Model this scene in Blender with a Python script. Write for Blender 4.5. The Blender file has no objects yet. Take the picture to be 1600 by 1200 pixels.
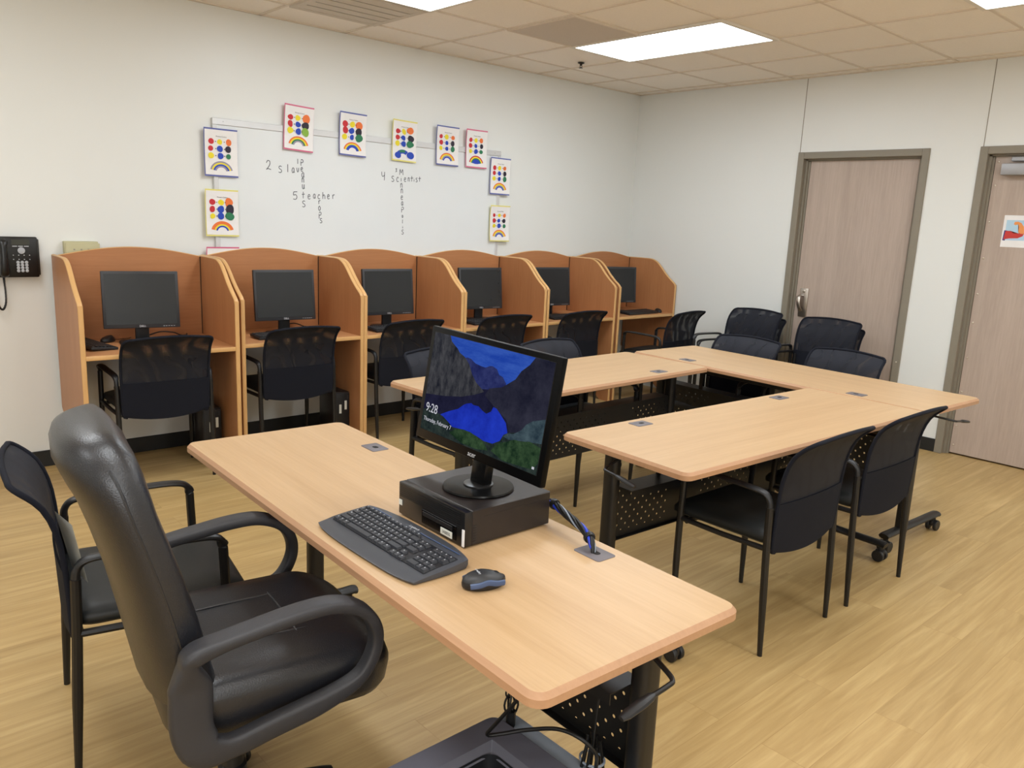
import bpy, bmesh, math, random
from mathutils import Vector, Matrix
random.seed(7)
PI = math.pi
R = math.radians
SC = bpy.context.scene
COL = SC.collection

# ------------------------------------------------------------------ materials
def lin(c):
    return tuple(((x/255)/12.92 if x/255 <= .04045 else ((x/255+.055)/1.055)**2.4) for x in c)

def newmat(name):
    m = bpy.data.materials.new(name); m.use_nodes = True
    nt = m.node_tree
    return m, nt, nt.nodes['Principled BSDF'], nt.nodes, nt.links

def mat(name, rgb, rough=.5, metal=0, spec=.5, noise=0, nscale=20, bump=0, bscale=200, coat=0):
    m, nt, b, N, L = newmat(name)
    c = lin(rgb) + (1,)
    b.inputs['Base Color'].default_value = c
    b.inputs['Roughness'].default_value = rough
    b.inputs['Metallic'].default_value = metal
    b.inputs['Specular IOR Level'].default_value = spec
    b.inputs['Coat Weight'].default_value = coat
    tc = N.new('ShaderNodeTexCoord')
    n = N.new('ShaderNodeTexNoise'); n.inputs['Scale'].default_value = nscale
    L.new(tc.outputs['Object'], n.inputs['Vector'])
    r = N.new('ShaderNodeValToRGB')
    k = noise if noise else .04
    r.color_ramp.elements[0].color = tuple(x*(1-k) for x in c[:3]) + (1,)
    r.color_ramp.elements[1].color = tuple(min(1, x*(1+k)) for x in c[:3]) + (1,)
    L.new(n.outputs['Fac'], r.inputs['Fac']); L.new(r.outputs['Color'], b.inputs['Base Color'])
    if bump:
        n2 = N.new('ShaderNodeTexNoise'); n2.inputs['Scale'].default_value = bscale
        n2.inputs['Detail'].default_value = 3
        L.new(tc.outputs['Object'], n2.inputs['Vector'])
        bp = N.new('ShaderNodeBump'); bp.inputs['Strength'].default_value = bump
        bp.inputs['Distance'].default_value = .002
        L.new(n2.outputs['Fac'], bp.inputs['Height']); L.new(bp.outputs['Normal'], b.inputs['Normal'])
    return m

def wood(name, dark, light, axis='X', rough=.4, fine=60, stretch=14, contrast=1.0, spec=.5):
    m, nt, b, N, L = newmat(name)
    tc = N.new('ShaderNodeTexCoord')
    mp = N.new('ShaderNodeMapping')
    sc = {'X': (1, stretch, stretch), 'Y': (stretch, 1, stretch), 'Z': (stretch, stretch, 1)}[axis]
    mp.inputs['Scale'].default_value = sc
    L.new(tc.outputs['Object'], mp.inputs['Vector'])
    n = N.new('ShaderNodeTexNoise'); n.inputs['Scale'].default_value = fine/stretch
    n.inputs['Detail'].default_value = 6; n.inputs['Roughness'].default_value = .65
    L.new(mp.outputs['Vector'], n.inputs['Vector'])
    n2 = N.new('ShaderNodeTexNoise'); n2.inputs['Scale'].default_value = .8
    L.new(mp.outputs['Vector'], n2.inputs['Vector'])
    mx = N.new('ShaderNodeMath'); mx.operation = 'MULTIPLY_ADD'
    L.new(n2.outputs['Fac'], mx.inputs[0]); mx.inputs[1].default_value = .45
    ad = N.new('ShaderNodeMath'); ad.operation = 'MULTIPLY'; ad.inputs[1].default_value = .55
    L.new(n.outputs['Fac'], ad.inputs[0]); L.new(ad.outputs[0], mx.inputs[2])
    r = N.new('ShaderNodeValToRGB')
    r.color_ramp.elements[0].position = .5-.2/contrast; r.color_ramp.elements[1].position = .5+.2/contrast
    r.color_ramp.elements[0].color = lin(dark)+(1,); r.color_ramp.elements[1].color = lin(light)+(1,)
    L.new(mx.outputs[0], r.inputs['Fac']); L.new(r.outputs['Color'], b.inputs['Base Color'])
    b.inputs['Roughness'].default_value = rough
    b.inputs['Specular IOR Level'].default_value = spec
    return m

def emis(name, rgb, strength, noise=0, nscale=10, rgb2=None, vgrad=None, stretch=None):
    m, nt, b, N, L = newmat(name)
    N.remove(b)
    e = N.new('ShaderNodeEmission'); e.inputs['Strength'].default_value = strength
    L.new(e.outputs[0], N['Material Output'].inputs['Surface'])
    c = lin(rgb)+(1,)
    e.inputs['Color'].default_value = c
    if rgb2:
        tc = N.new('ShaderNodeTexCoord')
        r = N.new('ShaderNodeValToRGB')
        r.color_ramp.elements[0].color = c; r.color_ramp.elements[1].color = lin(rgb2)+(1,)
        if vgrad:
            sx = N.new('ShaderNodeSeparateXYZ'); L.new(tc.outputs['Object'], sx.inputs[0])
            mr = N.new('ShaderNodeMapRange')
            mr.inputs['From Min'].default_value = vgrad[0]; mr.inputs['From Max'].default_value = vgrad[1]
            L.new(sx.outputs['Z'], mr.inputs['Value']); L.new(mr.outputs[0], r.inputs['Fac'])
        else:
            n = N.new('ShaderNodeTexNoise'); n.inputs['Scale'].default_value = nscale
            n.inputs['Detail'].default_value = 8; n.inputs['Roughness'].default_value = .7
            if stretch:
                mp = N.new('ShaderNodeMapping'); mp.inputs['Scale'].default_value = stretch
                L.new(tc.outputs['Object'], mp.inputs['Vector']); L.new(mp.outputs[0], n.inputs['Vector'])
            else:
                L.new(tc.outputs['Object'], n.inputs['Vector'])
            r.color_ramp.elements[0].position = .35; r.color_ramp.elements[1].position = .68
            L.new(n.outputs['Fac'], r.inputs['Fac'])
        L.new(r.outputs['Color'], e.inputs['Color'])
    return m

def floor_mat():
    m, nt, b, N, L = newmat('oak_plank_floor')
    tc = N.new('ShaderNodeTexCoord')
    br = N.new('ShaderNodeTexBrick')
    br.offset = .37; br.squash = 1
    br.inputs['Scale'].default_value = 1
    br.inputs['Brick Width'].default_value = 1.22; br.inputs['Row Height'].default_value = .152
    br.inputs['Mortar Size'].default_value = .0012; br.inputs['Mortar Smooth'].default_value = .3
    br.inputs['Color1'].default_value = (0, 0, 0, 1); br.inputs['Color2'].default_value = (1, 1, 1, 1)
    br.inputs['Mortar'].default_value = (.5, .5, .5, 1)
    L.new(tc.outputs['Object'], br.inputs['Vector'])
    bw = N.new('ShaderNodeSeparateColor'); L.new(br.outputs['Color'], bw.inputs[0])
    # grain, shifted per plank
    cmb = N.new('ShaderNodeCombineXYZ')
    mul = N.new('ShaderNodeMath'); mul.operation = 'MULTIPLY'; mul.inputs[1].default_value = 37
    L.new(bw.outputs[0], mul.inputs[0]); L.new(mul.outputs[0], cmb.inputs[0]); L.new(mul.outputs[0], cmb.inputs[2])
    add = N.new('ShaderNodeVectorMath'); L.new(tc.outputs['Object'], add.inputs[0]); L.new(cmb.outputs[0], add.inputs[1])
    mp = N.new('ShaderNodeMapping'); mp.inputs['Scale'].default_value = (1.0, 17, 1)
    L.new(add.outputs[0], mp.inputs['Vector'])
    n = N.new('ShaderNodeTexNoise'); n.inputs['Scale'].default_value = 1.6; n.inputs['Detail'].default_value = 8
    n.inputs['Roughness'].default_value = .62; n.inputs['Distortion'].default_value = .6
    L.new(mp.outputs[0], n.inputs['Vector'])
    r = N.new('ShaderNodeValToRGB')
    e = r.color_ramp.elements
    e[0].position = .3; e[0].color = lin((168, 138, 88))+(1,)
    e[1].position = .7; e[1].color = lin((198, 169, 117))+(1,)
    k = e.new(.5); k.color = lin((182, 152, 101))+(1,)
    L.new(n.outputs['Fac'], r.inputs['Fac'])
    # plank tone
    hs = N.new('ShaderNodeHueSaturation')
    mr = N.new('ShaderNodeMapRange'); mr.inputs['To Min'].default_value = .94; mr.inputs['To Max'].default_value = 1.05
    L.new(bw.outputs[0], mr.inputs['Value']); L.new(mr.outputs[0], hs.inputs['Value']); L.new(r.outputs['Color'], hs.inputs['Color'])
    mx = N.new('ShaderNodeMix'); mx.data_type = 'RGBA'
    mx.inputs['B'].default_value = lin((140, 104, 54))+(1,)
    sc = N.new('ShaderNodeMath'); sc.operation = 'MULTIPLY'; sc.inputs[1].default_value = .35
    L.new(br.outputs['Fac'], sc.inputs[0])
    L.new(sc.outputs[0], mx.inputs['Factor']); L.new(hs.outputs['Color'], mx.inputs['A'])
    L.new(mx.outputs['Result'], b.inputs['Base Color'])
    b.inputs['Roughness'].default_value = .42
    b.inputs['Specular IOR Level'].default_value = .35
    return m

def mesh_fabric(name, rgb, alpha):
    m, nt, b, N, L = newmat(name)
    b.inputs['Base Color'].default_value = lin(rgb)+(1,)
    b.inputs['Roughness'].default_value = .7; b.inputs['Specular IOR Level'].default_value = .3
    tc = N.new('ShaderNodeTexCoord')
    w = N.new('ShaderNodeTexWave'); w.inputs['Scale'].default_value = 5; w.inputs['Distortion'].default_value = 9
    w.inputs['Detail'].default_value = 1; w.inputs['Detail Scale'].default_value = 1.2; w.bands_direction = 'DIAGONAL'
    L.new(tc.outputs['Object'], w.inputs['Vector'])
    mr = N.new('ShaderNodeMapRange'); mr.inputs['To Min'].default_value = alpha-.09; mr.inputs['To Max'].default_value = alpha+.045
    L.new(w.outputs['Fac'], mr.inputs['Value'])
    lw = N.new('ShaderNodeLayerWeight'); lw.inputs['Blend'].default_value = .5
    fm = N.new('ShaderNodeMath'); fm.operation = 'MULTIPLY_ADD'; fm.use_clamp = True; fm.inputs[1].default_value = .10
    L.new(lw.outputs['Facing'], fm.inputs[0]); L.new(mr.outputs[0], fm.inputs[2])
    tr = N.new('ShaderNodeBsdfTransparent'); mx = N.new('ShaderNodeMixShader')
    L.new(fm.outputs[0], mx.inputs[0]); L.new(tr.outputs[0], mx.inputs[1]); L.new(b.outputs[0], mx.inputs[2])
    L.new(mx.outputs[0], N['Material Output'].inputs['Surface'])
    return m

def perforated(name, rgb, patches, pitch=.048, rad=.0048, z0=.33):
    """steel sheet with round punched holes (x along the panel, z up), in a staggered grid inside patches of x"""
    m, nt, b, N, L = newmat(name)
    b.inputs['Base Color'].default_value = lin(rgb)+(1,)
    b.inputs['Roughness'].default_value = .5
    tc = N.new('ShaderNodeTexCoord'); sx = N.new('ShaderNodeSeparateXYZ'); L.new(tc.outputs['Object'], sx.inputs[0])
    def M(op, a, c=None, d=None):
        n = N.new('ShaderNodeMath'); n.operation = op
        for i, v in enumerate((a, c, d)):
            if v is None: continue
            if isinstance(v, (int, float)): n.inputs[i].default_value = v
            else: L.new(v, n.inputs[i])
        return n.outputs[0]
    def grid(ox, oz):
        fx = M('SUBTRACT', M('FRACT', M('DIVIDE', M('ADD', sx.outputs['X'], 10*pitch+ox), pitch)), .5)
        fz = M('SUBTRACT', M('FRACT', M('DIVIDE', M('ADD', sx.outputs['Z'], oz), pitch)), .5)
        d = M('SQRT', M('ADD', M('MULTIPLY', fx, fx), M('MULTIPLY', fz, fz)))
        return M('LESS_THAN', d, rad/pitch)
    hole = M('MAXIMUM', grid(0, 0), grid(pitch/2, pitch/2))
    px = None
    for a, c in patches:
        q = M('MULTIPLY', M('GREATER_THAN', sx.outputs['X'], a), M('LESS_THAN', sx.outputs['X'], c))
        px = q if px is None else M('MAXIMUM', px, q)
    pz = M('MULTIPLY', M('GREATER_THAN', sx.outputs['Z'], z0+.03), M('LESS_THAN', sx.outputs['Z'], z0+.21))
    fac = M('MULTIPLY', M('MULTIPLY', hole, px), pz)
    tr = N.new('ShaderNodeBsdfTransparent'); mx = N.new('ShaderNodeMixShader')
    L.new(fac, mx.inputs[0]); L.new(b.outputs[0], mx.inputs[1]); L.new(tr.outputs[0], mx.inputs[2])
    L.new(mx.outputs[0], N['Material Output'].inputs['Surface'])
    return m

MT = dict(
 wall=mat('white_wall_paint', (228, 229, 225), .38, spec=.45, noise=.015, nscale=2),
 ceiling=mat('ceiling_tile', (247, 240, 230), .9, spec=.1, noise=.05, nscale=160, bump=.25, bscale=300),
 grid=mat('ceiling_grid_white', (222, 210, 194), .6),
 base=mat('black_rubber_base', (30, 31, 31), .5),
 floor=floor_mat(),
 frame=mat('door_frame_taupe', (136, 128, 113), .5),
 door=wood('door_laminate', (166, 148, 134), (192, 174, 160), 'Z', .5, 90, 16, .8),
 steel=mat('brushed_steel', (196, 188, 178), .36, metal=1),
 alu=mat('grey_aluminium', (168, 168, 170), .45, metal=.4),
 top=wood('beech_tabletop', (182, 147, 106), (203, 170, 129), 'X', .38, 110, 22, .8),
 topedge=wood('beech_table_edge', (170, 128, 94), (188, 146, 110), 'X', .5, 110, 22, .8),
 carrel_v=wood('carrel_beech_upright', (168, 112, 70), (190, 134, 90), 'Z', .42, 90, 16, .7),
 carrel_h=wood('carrel_beech_level', (163, 106, 64), (186, 128, 84), 'X', .42, 90, 16, .7),
 carrel_d=wood('carrel_desk', (184, 128, 82), (206, 150, 102), 'X', .42, 90, 16, .7),
 band=mat('carrel_edge_band', (212, 166, 108), .4, noise=.06, nscale=8),
 blackmetal=mat('black_powder_coat', (19, 18, 18), .42, spec=.5),
 blackplastic=mat('black_plastic', (24, 24, 26), .45),
 armplastic=mat('charcoal_arm_plastic', (46, 46, 50), .48, bump=.25, bscale=500),
 gloss=mat('gloss_black', (8, 8, 9), .24, spec=.2),
 bezel=mat('monitor_bezel_black', (7, 7, 8), .3, spec=.1),
 satin=mat('satin_black', (22, 21, 21), .3),
 pcbody=mat('black_steel_case', (33, 27, 26), .38),
 leather=mat('black_leather', (27, 28, 33), .34, spec=.65, bump=.3, bscale=300),
 vinyl=mat('dark_vinyl', (25, 28, 28), .5, bump=.1, bscale=400),
 fabric=mat('navy_black_fabric', (23, 25, 34), .85, spec=.2, bump=.3, bscale=900),
 meshfab=mesh_fabric('black_mesh_fabric', (26, 28, 37), .955),
 grom=mat('grey_grommet', (104, 99, 104), .5),
 dark=mat('hole_black', (6, 6, 6), .8),
 whiteboard=mat('whiteboard_surface', (226, 229, 229), .22, spec=.5, noise=.02, nscale=5),
 wbframe=mat('whiteboard_frame', (212, 212, 212), .35, metal=.3),
 marker=mat('dry_marker_ink', (92, 94, 99), .7),
 paper=mat('white_paper', (236, 233, 231), .8, spec=.2),
 ink=mat('black_ink', (30, 28, 30), .8),
 pred=mat('paint_red', (196, 40, 48), .6), pyel=mat('paint_yellow', (234, 214, 40), .6),
 pblue=mat('paint_blue', (28, 66, 178), .6), porange=mat('paint_orange', (232, 116, 52), .6),
 ppurple=mat('paint_purple', (34, 24, 44), .6), pgreen=mat('paint_green', (38, 118, 78), .6),
 plime=mat('paint_lime', (132, 172, 58), .6), pgrey=mat('paint_grey', (150, 142, 158), .6),
 pink=mat('pink_sheet', (214, 112, 142), .8), blues=mat('blue_sheet', (96, 104, 166), .8), yels=mat('yellow_sheet', (232, 222, 128), .8),
 beige=mat('beige_box_plastic', (186, 180, 142), .5),
 screenoff=mat('dark_lcd', (30, 33, 36), .25, spec=.5),
 dellgrey=mat('dark_grey_bezel', (42, 43, 46), .45),
 silver=mat('silver_paint', (200, 200, 204), .4, metal=.3),
 keycap=mat('slate_keycap', (44, 46, 52), .5), kbody=mat('slate_keyboard_shell', (66, 69, 76), .42), deck=mat('keyboard_deck', (22, 24, 30), .5),
 keytop=mat('key_legend', (196, 200, 206), .6),
 bluegrey=mat('blue_grey_grip', (66, 84, 118), .4),
 label=mat('label_paper', (220, 220, 210), .7),
 bluecable=mat('blue_cable', (36, 62, 190), .4), whitecable=mat('grey_cable', (150, 160, 175), .4), blackcable=mat('black_cable', (14, 14, 15), .5),
 bin=mat('grey_bin_plastic', (94, 94, 104), .5), binlight=mat('pale_grey_bin_skirt', (150, 160, 172), .5), bindark=mat('bin_liner_black', (14, 15, 20), .6),
 phone=mat('black_phone_plastic', (14, 14, 15), .3), phkey=mat('grey_phone_key', (170, 172, 176), .5), lcd=mat('phone_lcd', (52, 54, 46), .3),
 flesh=mat('arm_orange', (232, 150, 84), .7), sleeve=mat('arm_red', (196, 58, 52), .7), skyblue=mat('poster_pale_blue', (178, 208, 226), .8), navy=mat('poster_navy', (52, 56, 120), .7),
 light=emis('fluorescent_diffuser', (238, 247, 255), 13.5),
 whitemetal=mat('white_fixture_metal', (226, 220, 208), .5), ventgrey=mat('vent_metal', (205, 195, 180), .6), ventdark=mat('vent_shadow', (150, 140, 126), .8), returngrey=mat('return_grille', (206, 196, 184), .8, noise=.12, nscale=200),
 brass=mat('sprinkler_metal', (60, 52, 44), .4, metal=.8), screwm=mat('screw_head', (210, 200, 185), .3, metal=.8),
)

# ------------------------------------------------------------------ geometry helpers
def tf(bm, verts, M):
    bmesh.ops.transform(bm, matrix=M, verts=verts)

def box(bm, x0, x1, y0, y1, z0, z1, bev=0, seg=2, mi=0, M=None):
    r = bmesh.ops.create_cube(bm, size=1)
    vs = r['verts']
    for v in vs:
        v.co = Vector((x0+(v.co.x+.5)*(x1-x0), y0+(v.co.y+.5)*(y1-y0), z0+(v.co.z+.5)*(z1-z0)))
    fs = set(f for v in vs for f in v.link_faces)
    for f in fs: f.material_index = mi
    if bev:
        es = list(set(e for v in vs for e in v.link_edges))
        rr = bmesh.ops.bevel(bm, geom=es, offset=bev, segments=seg, affect='EDGES', profile=.5)
        vs = list(set(v for f in rr['faces'] for v in f.verts) | set(v for v in vs if v.is_valid))
        for f in rr['faces']: f.material_index = mi
    if M is not None:
        tf(bm, [v for v in vs if v.is_valid], M)
    return vs

def catmull(pts, n=6, closed=False):
    pts = [Vector(p) for p in pts]
    out = []
    N = len(pts)
    rng = N if closed else N-1
    for i in range(rng):
        if closed:
            p0, p1, p2, p3 = pts[(i-1) % N], pts[i], pts[(i+1) % N], pts[(i+2) % N]
        else:
            p0 = pts[i-1] if i else pts[0]*2-pts[1]
            p1, p2 = pts[i], pts[i+1]
            p3 = pts[i+2] if i+2 < N else pts[-1]*2-pts[-2]
        for k in range(n):
            t = k/n
            out.append(.5*((2*p1)+(-p0+p2)*t+(2*p0-5*p1+4*p2-p3)*t*t+(-p0+3*p1-3*p2+p3)*t**3))
    if not closed: out.append(pts[-1])
    return out

def tube(bm, pts, r, seg=8, closed=False, r2=None, up=None, mi=0, cap=True):
    """sweep an ellipse (r sideways, r2 along up) along pts; r may be a list"""
    pts = [Vector(p) for p in pts]
    n = len(pts)
    rings = []
    prev = None
    for i, p in enumerate(pts):
        if closed: t = pts[(i+1) % n]-pts[i-1]
        else: t = pts[min(i+1, n-1)]-pts[max(i-1, 0)]
        if t.length < 1e-9: t = Vector((0, 0, 1))
        t.normalize()
        if up is not None:
            u = Vector(up); u = u-t*u.dot(t)
            if u.length < 1e-4: u = t.orthogonal()
        elif prev is None: u = t.orthogonal()
        else:
            u = prev-t*prev.dot(t)
            if u.length < 1e-5: u = t.orthogonal()
        u.normalize(); prev = u
        s = t.cross(u)
        ra = r[i] if isinstance(r, (list, tuple)) else r
        rb = ra if r2 is None else (r2[i] if isinstance(r2, (list, tuple)) else r2)
        rings.append([bm.verts.new(p+s*(ra*math.cos(2*PI*k/seg))+u*(rb*math.sin(2*PI*k/seg))) for k in range(seg)])
    m = n if closed else n-1
    for i in range(m):
        a, b = rings[i], rings[(i+1) % n]
        for k in range(seg):
            f = bm.faces.new((a[k], a[(k+1) % seg], b[(k+1) % seg], b[k])); f.material_index = mi
    if not closed and cap:
        f = bm.faces.new(rings[0][::-1]); f.material_index = mi
        f = bm.faces.new(rings[-1]); f.material_index = mi

def lathe(bm, prof, seg=24, c=(0, 0, 0), mi=0, M=None):
    c = Vector(c)
    rings = []
    for r, z in prof:
        rings.append([bm.verts.new(c+Vector((max(r, 1e-4)*math.cos(2*PI*k/seg), max(r, 1e-4)*math.sin(2*PI*k/seg), z))) for k in range(seg)])
    for a, b in zip(rings, rings[1:]):
        for k in range(seg):
            f = bm.faces.new((a[k], a[(k+1) % seg], b[(k+1) % seg], b[k])); f.material_index = mi
    f = bm.faces.new(rings[0][::-1]); f.material_index = mi
    f = bm.faces.new(rings[-1]); f.material_index = mi
    if M is not None: tf(bm, [v for rr in rings for v in rr], M)

def rrect(w, d, r, n=5, cx=0, cy=0):
    pts = []
    for sx, sy, a0 in ((1, 1, 0), (-1, 1, 90), (-1, -1, 180), (1, -1, 270)):
        for k in range(n+1):
            a = R(a0+90*k/n)
            pts.append((cx+sx*(w/2-r)+r*math.cos(a), cy+sy*(d/2-r)+r*math.sin(a)))
    return pts

def loft(bm, rings, mis=None, capb=True, capt=True):
    """rings: lists of equal-length 3D points"""
    vr = [[bm.verts.new(p) for p in ring] for ring in rings]
    n = len(vr[0])
    for j, (a, b) in enumerate(zip(vr, vr[1:])):
        for k in range(n):
            f = bm.faces.new((a[k], a[(k+1) % n], b[(k+1) % n], b[k]))
            if mis: f.material_index = mis[j]
    if capb:
        f = bm.faces.new(vr[0][::-1])
        if mis: f.material_index = mis[0]
    if capt:
        f = bm.faces.new(vr[-1])
        if mis: f.material_index = mis[-1]

def slab(bm, w, d, r, levels, mis=None, cx=0, cy=0, n=5):
    """levels: (inset, z)"""
    loft(bm, [[(x, y, z) for x, y in rrect(w-2*i, d-2*i, max(.002, r-i), n, cx, cy)] for i, z in levels], mis)

def prism(bm, poly, axis, a, b, mi=0):
    """extrude a 2D polygon; axis 'X': poly=(y,z); 'Y': poly=(x,z); 'Z': poly=(x,y)"""
    def P(p, t):
        return {'X': (t, p[0], p[1]), 'Y': (p[0], t, p[1]), 'Z': (p[0], p[1], t)}[axis]
    va = [bm.verts.new(P(p, a)) for p in poly]; vb = [bm.verts.new(P(p, b)) for p in poly]
    fs = [bm.faces.new(va), bm.faces.new(vb[::-1])]
    n = len(poly)
    for k in range(n):
        fs.append(bm.faces.new((va[k], va[(k+1) % n], vb[(k+1) % n], vb[k])))
    for f in fs: f.material_index = mi

def obj(name, bm, mats, parent=None, loc=(0, 0, 0), rot=(0, 0, 0), ang=35):
    bmesh.ops.recalc_face_normals(bm, faces=bm.faces)
    me = bpy.data.meshes.new(name); bm.to_mesh(me); bm.free()
    for m in (mats if isinstance(mats, (list, tuple)) else [mats]): me.materials.append(MT[m] if isinstance(m, str) else m)
    me.shade_smooth(); me.set_sharp_from_angle(angle=R(ang))
    o = bpy.data.objects.new(name, me); COL.objects.link(o)
    o.location = loc; o.rotation_euler = rot
    if parent: o.parent = parent
    return o

def tag(o, label, cat, group=None):
    o['label'] = label; o['category'] = cat
    if group: o['group'] = group
    return o

def thing(name, label, cat, loc=(0, 0, 0), rotz=0, group=None):
    o = bpy.data.objects.new(name, None); COL.objects.link(o)
    o.empty_display_size = .1
    o.location = loc; o.rotation_euler = (0, 0, rotz)
    return tag(o, label, cat, group)

def struct(name, bm, m, parent=None, **k):
    o = obj(name, bm, m, parent, **k)
    if not parent: o['kind'] = 'structure'
    return o

def dup(root, loc, rotz, label, group=None):
    r = root.copy(); COL.objects.link(r); r.location = loc; r.rotation_euler = (0, 0, rotz)
    r['label'] = label
    if group: r['group'] = group
    for ch in list(root.children):
        c = ch.copy(); COL.objects.link(c); c.parent = r
        for g in list(ch.children):
            d = g.copy(); COL.objects.link(d); d.parent = c
    return r

def text(name, s, size, m, parent, M, extrude=.0003, align='CENTER'):
    cu = bpy.data.curves.new(name, 'FONT'); cu.body = s; cu.size = size; cu.align_x = align; cu.align_y = 'CENTER'
    cu.extrude = extrude
    o = bpy.data.objects.new(name, cu); COL.objects.link(o)
    bpy.context.view_layer.update()
    me = bpy.data.meshes.new_from_object(o.evaluated_get(bpy.context.evaluated_depsgraph_get()))
    bpy.data.objects.remove(o); bpy.data.curves.remove(cu)
    me.name = name; me.materials.clear(); me.materials.append(MT[m] if isinstance(m, str) else m)
    me.transform(M)
    o = bpy.data.objects.new(name, me); COL.objects.link(o); o.parent = parent
    return o
def facing_minus_y(x, y, z, tilt=0):   # text plane upright, readable from -y
    return Matrix.Translation((x, y, z)) @ Matrix.Rotation(PI/2+tilt, 4, 'X')

BM = bmesh.new
H = 2.7534

# ------------------------------------------------------------------ the room
X0, Y0 = -8.2, -7.4
bm = BM(); box(bm, X0-.1, .3, Y0-.1, .1, -.1, 0); struct('floor', bm, 'floor')
bm = BM(); box(bm, X0-.1, .3, Y0-.1, .1, H+.006, H+.1); ceil = struct('ceiling', bm, 'ceiling')
bm = BM()
gx = [-.14-.61*i for i in range(14)]; gy = [-.39-.61*i for i in range(12)]
for i, x in enumerate(gx): box(bm, x-.009, x+.009, Y0, 0, H-.001, H+.007)
for y in gy: box(bm, X0, 0, y-.009, y+.009, H, H+.007)
box(bm, X0, 0, -.02, 0, H-.001, H+.007); box(bm, -.02, 0, Y0, 0, H-.001, H+.007)
obj('ceiling_grid', bm, 'grid', ceil)
bm = BM(); box(bm, X0-.1, .3, 0, .1, 0, H+.006); struct('wall_back', bm, 'wall')
bm = BM(); box(bm, X0-.1, X0, Y0, 0, 0, H+.006); struct('wall_left', bm, 'wall')
bm = BM(); box(bm, X0-.1, .3, Y0-.1, Y0, 0, H+.006); struct('wall_front', bm, 'wall')
# right wall with two door openings
D1 = (-1.7026, -2.7244); D2 = (-3.0563, -4.08); DH = 2.184
bm = BM()
for a, b in ((0, D1[0]), (D1[1], D2[0]), (D2[1], Y0)): box(bm, 0, .16, b, a, 0, H+.006)
for a, b in (D1, D2): box(bm, 0, .16, b, a, DH, H+.006)
struct('wall_right', bm, 'wall')
bm = BM(); box(bm, .16, .3, Y0, 0, 0, H); struct('wall_outer', bm, 'wall')
def baseboard(name, segs):
    bm = BM()
    for s in segs: box(bm, *s, 0, .098, .003, 1)
    struct(name, bm, 'base')
baseboard('baseboard_back', [(X0, -.001, -.008, 0)])
baseboard('baseboard_right', [(-.008, 0, D1[0], -.66), (-.008, 0, D2[0], D1[1]), (-.008, 0, Y0, D2[1])])
baseboard('baseboard_left', [(X0, X0+.008, Y0, -.01)])
for i, (y, z0) in enumerate(((-1.709, DH), (-3.07, DH))):
    bm = BM(); box(bm, -.0015, .001, y-.0025, y+.0025, z0, H); struct('trim_%d' % (i+1), bm, 'frame')

def door(n, y0, y1, hw):
    bm = BM()
    # leaf
    box(bm, .052, .095, y1+.085, y0-.085, .012, DH-.065, .002, 1)
    leaf = struct('door_%d' % n, bm, 'door')
    bm = BM()
    f = .052
    # casing on the room side with rabbeted jambs
    for a, b, za, zb in ((y0-f, y0, 0, DH), (y1, y1+f, 0, DH), (y1+f-.001, y0-f+.001, DH-f, DH)):
        box(bm, -.014, .03, a, b, za, zb, .003, 1)
    for a, b, za, zb in ((y0-f-.016, y0, 0, DH), (y1, y1+f+.016, 0, DH), (y1+f, y0-f, DH-f-.010, DH)):
        box(bm, .03, .05, a, b, za, zb)
    for a, b, za, zb in ((y0-f-.031, y0, 0, DH), (y1, y1+f+.031, 0, DH), (y1+f, y0-f, DH-f-.016, DH)):
        box(bm, .05, .159, a, b, za, zb)
    obj('door_frame', bm, 'frame', leaf)
    return leaf
d1 = door(1, D1[0], D1[1], 0)
bm = BM()
box(bm, .040, .053, -1.9, -1.825, .865, 1.10, .006, 2); 
plate = obj('handle_plate', bm, 'steel', d1)
bm = BM()
tube(bm, catmull([(.042, -1.845, 1.04), (.0, -1.845, 1.035), (-.018, -1.848, .995), (-.008, -1.856, .945), (.012, -1.868, .915)], 6), .016, 10, r2=.006, up=(1, 0, .2))
obj('door_lever', bm, 'steel', d1)
bm = BM(); lathe(bm, [(.012, 0), (.012, .006), (.008, .008)], 14, M=Matrix.Translation((.04, -1.862, 1.075)) @ Matrix.Rotation(-PI/2, 4, 'Y'))
obj('lock_cylinder', bm, 'steel', d1)
bm = BM(); lathe(bm, [(.007, 0), (.006, .004), (.002, .006)], 10, M=Matrix.Translation((-.014, -2.70, .62)) @ Matrix.Rotation(-PI/2, 4, 'Y')); obj('frame_screw', bm, 'screwm', d1)
d2 = door(2, D2[0], D2[1], 0)
bm = BM(); box(bm, -.02, .051, -3.56, -3.205, 1.992, 2.068, .006, 2); obj('door_closer', bm, 'alu', d2)
bm = BM(); box(bm, .012, .05, -3.6, -3.25, 2.085, 2.112, .003, 1); tube(bm, [(.03, -3.27, 2.098), (.02, -3.42, 2.076)], .009, 8); obj('closer_arm', bm, 'alu', d2)
for z in (2.084, 1.927, 1.68, 1.43, 1.18, .975, .722, .47, .218, .073):
    bm = BM(); lathe(bm, [(.007, 0), (.006, .005), (.002, .007)], 10, M=Matrix.Translation((.052, -3.163, z)) @ Matrix.Rotation(-PI/2, 4, 'Y'))
    obj('screw', bm, 'screwm', d2)

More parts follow.
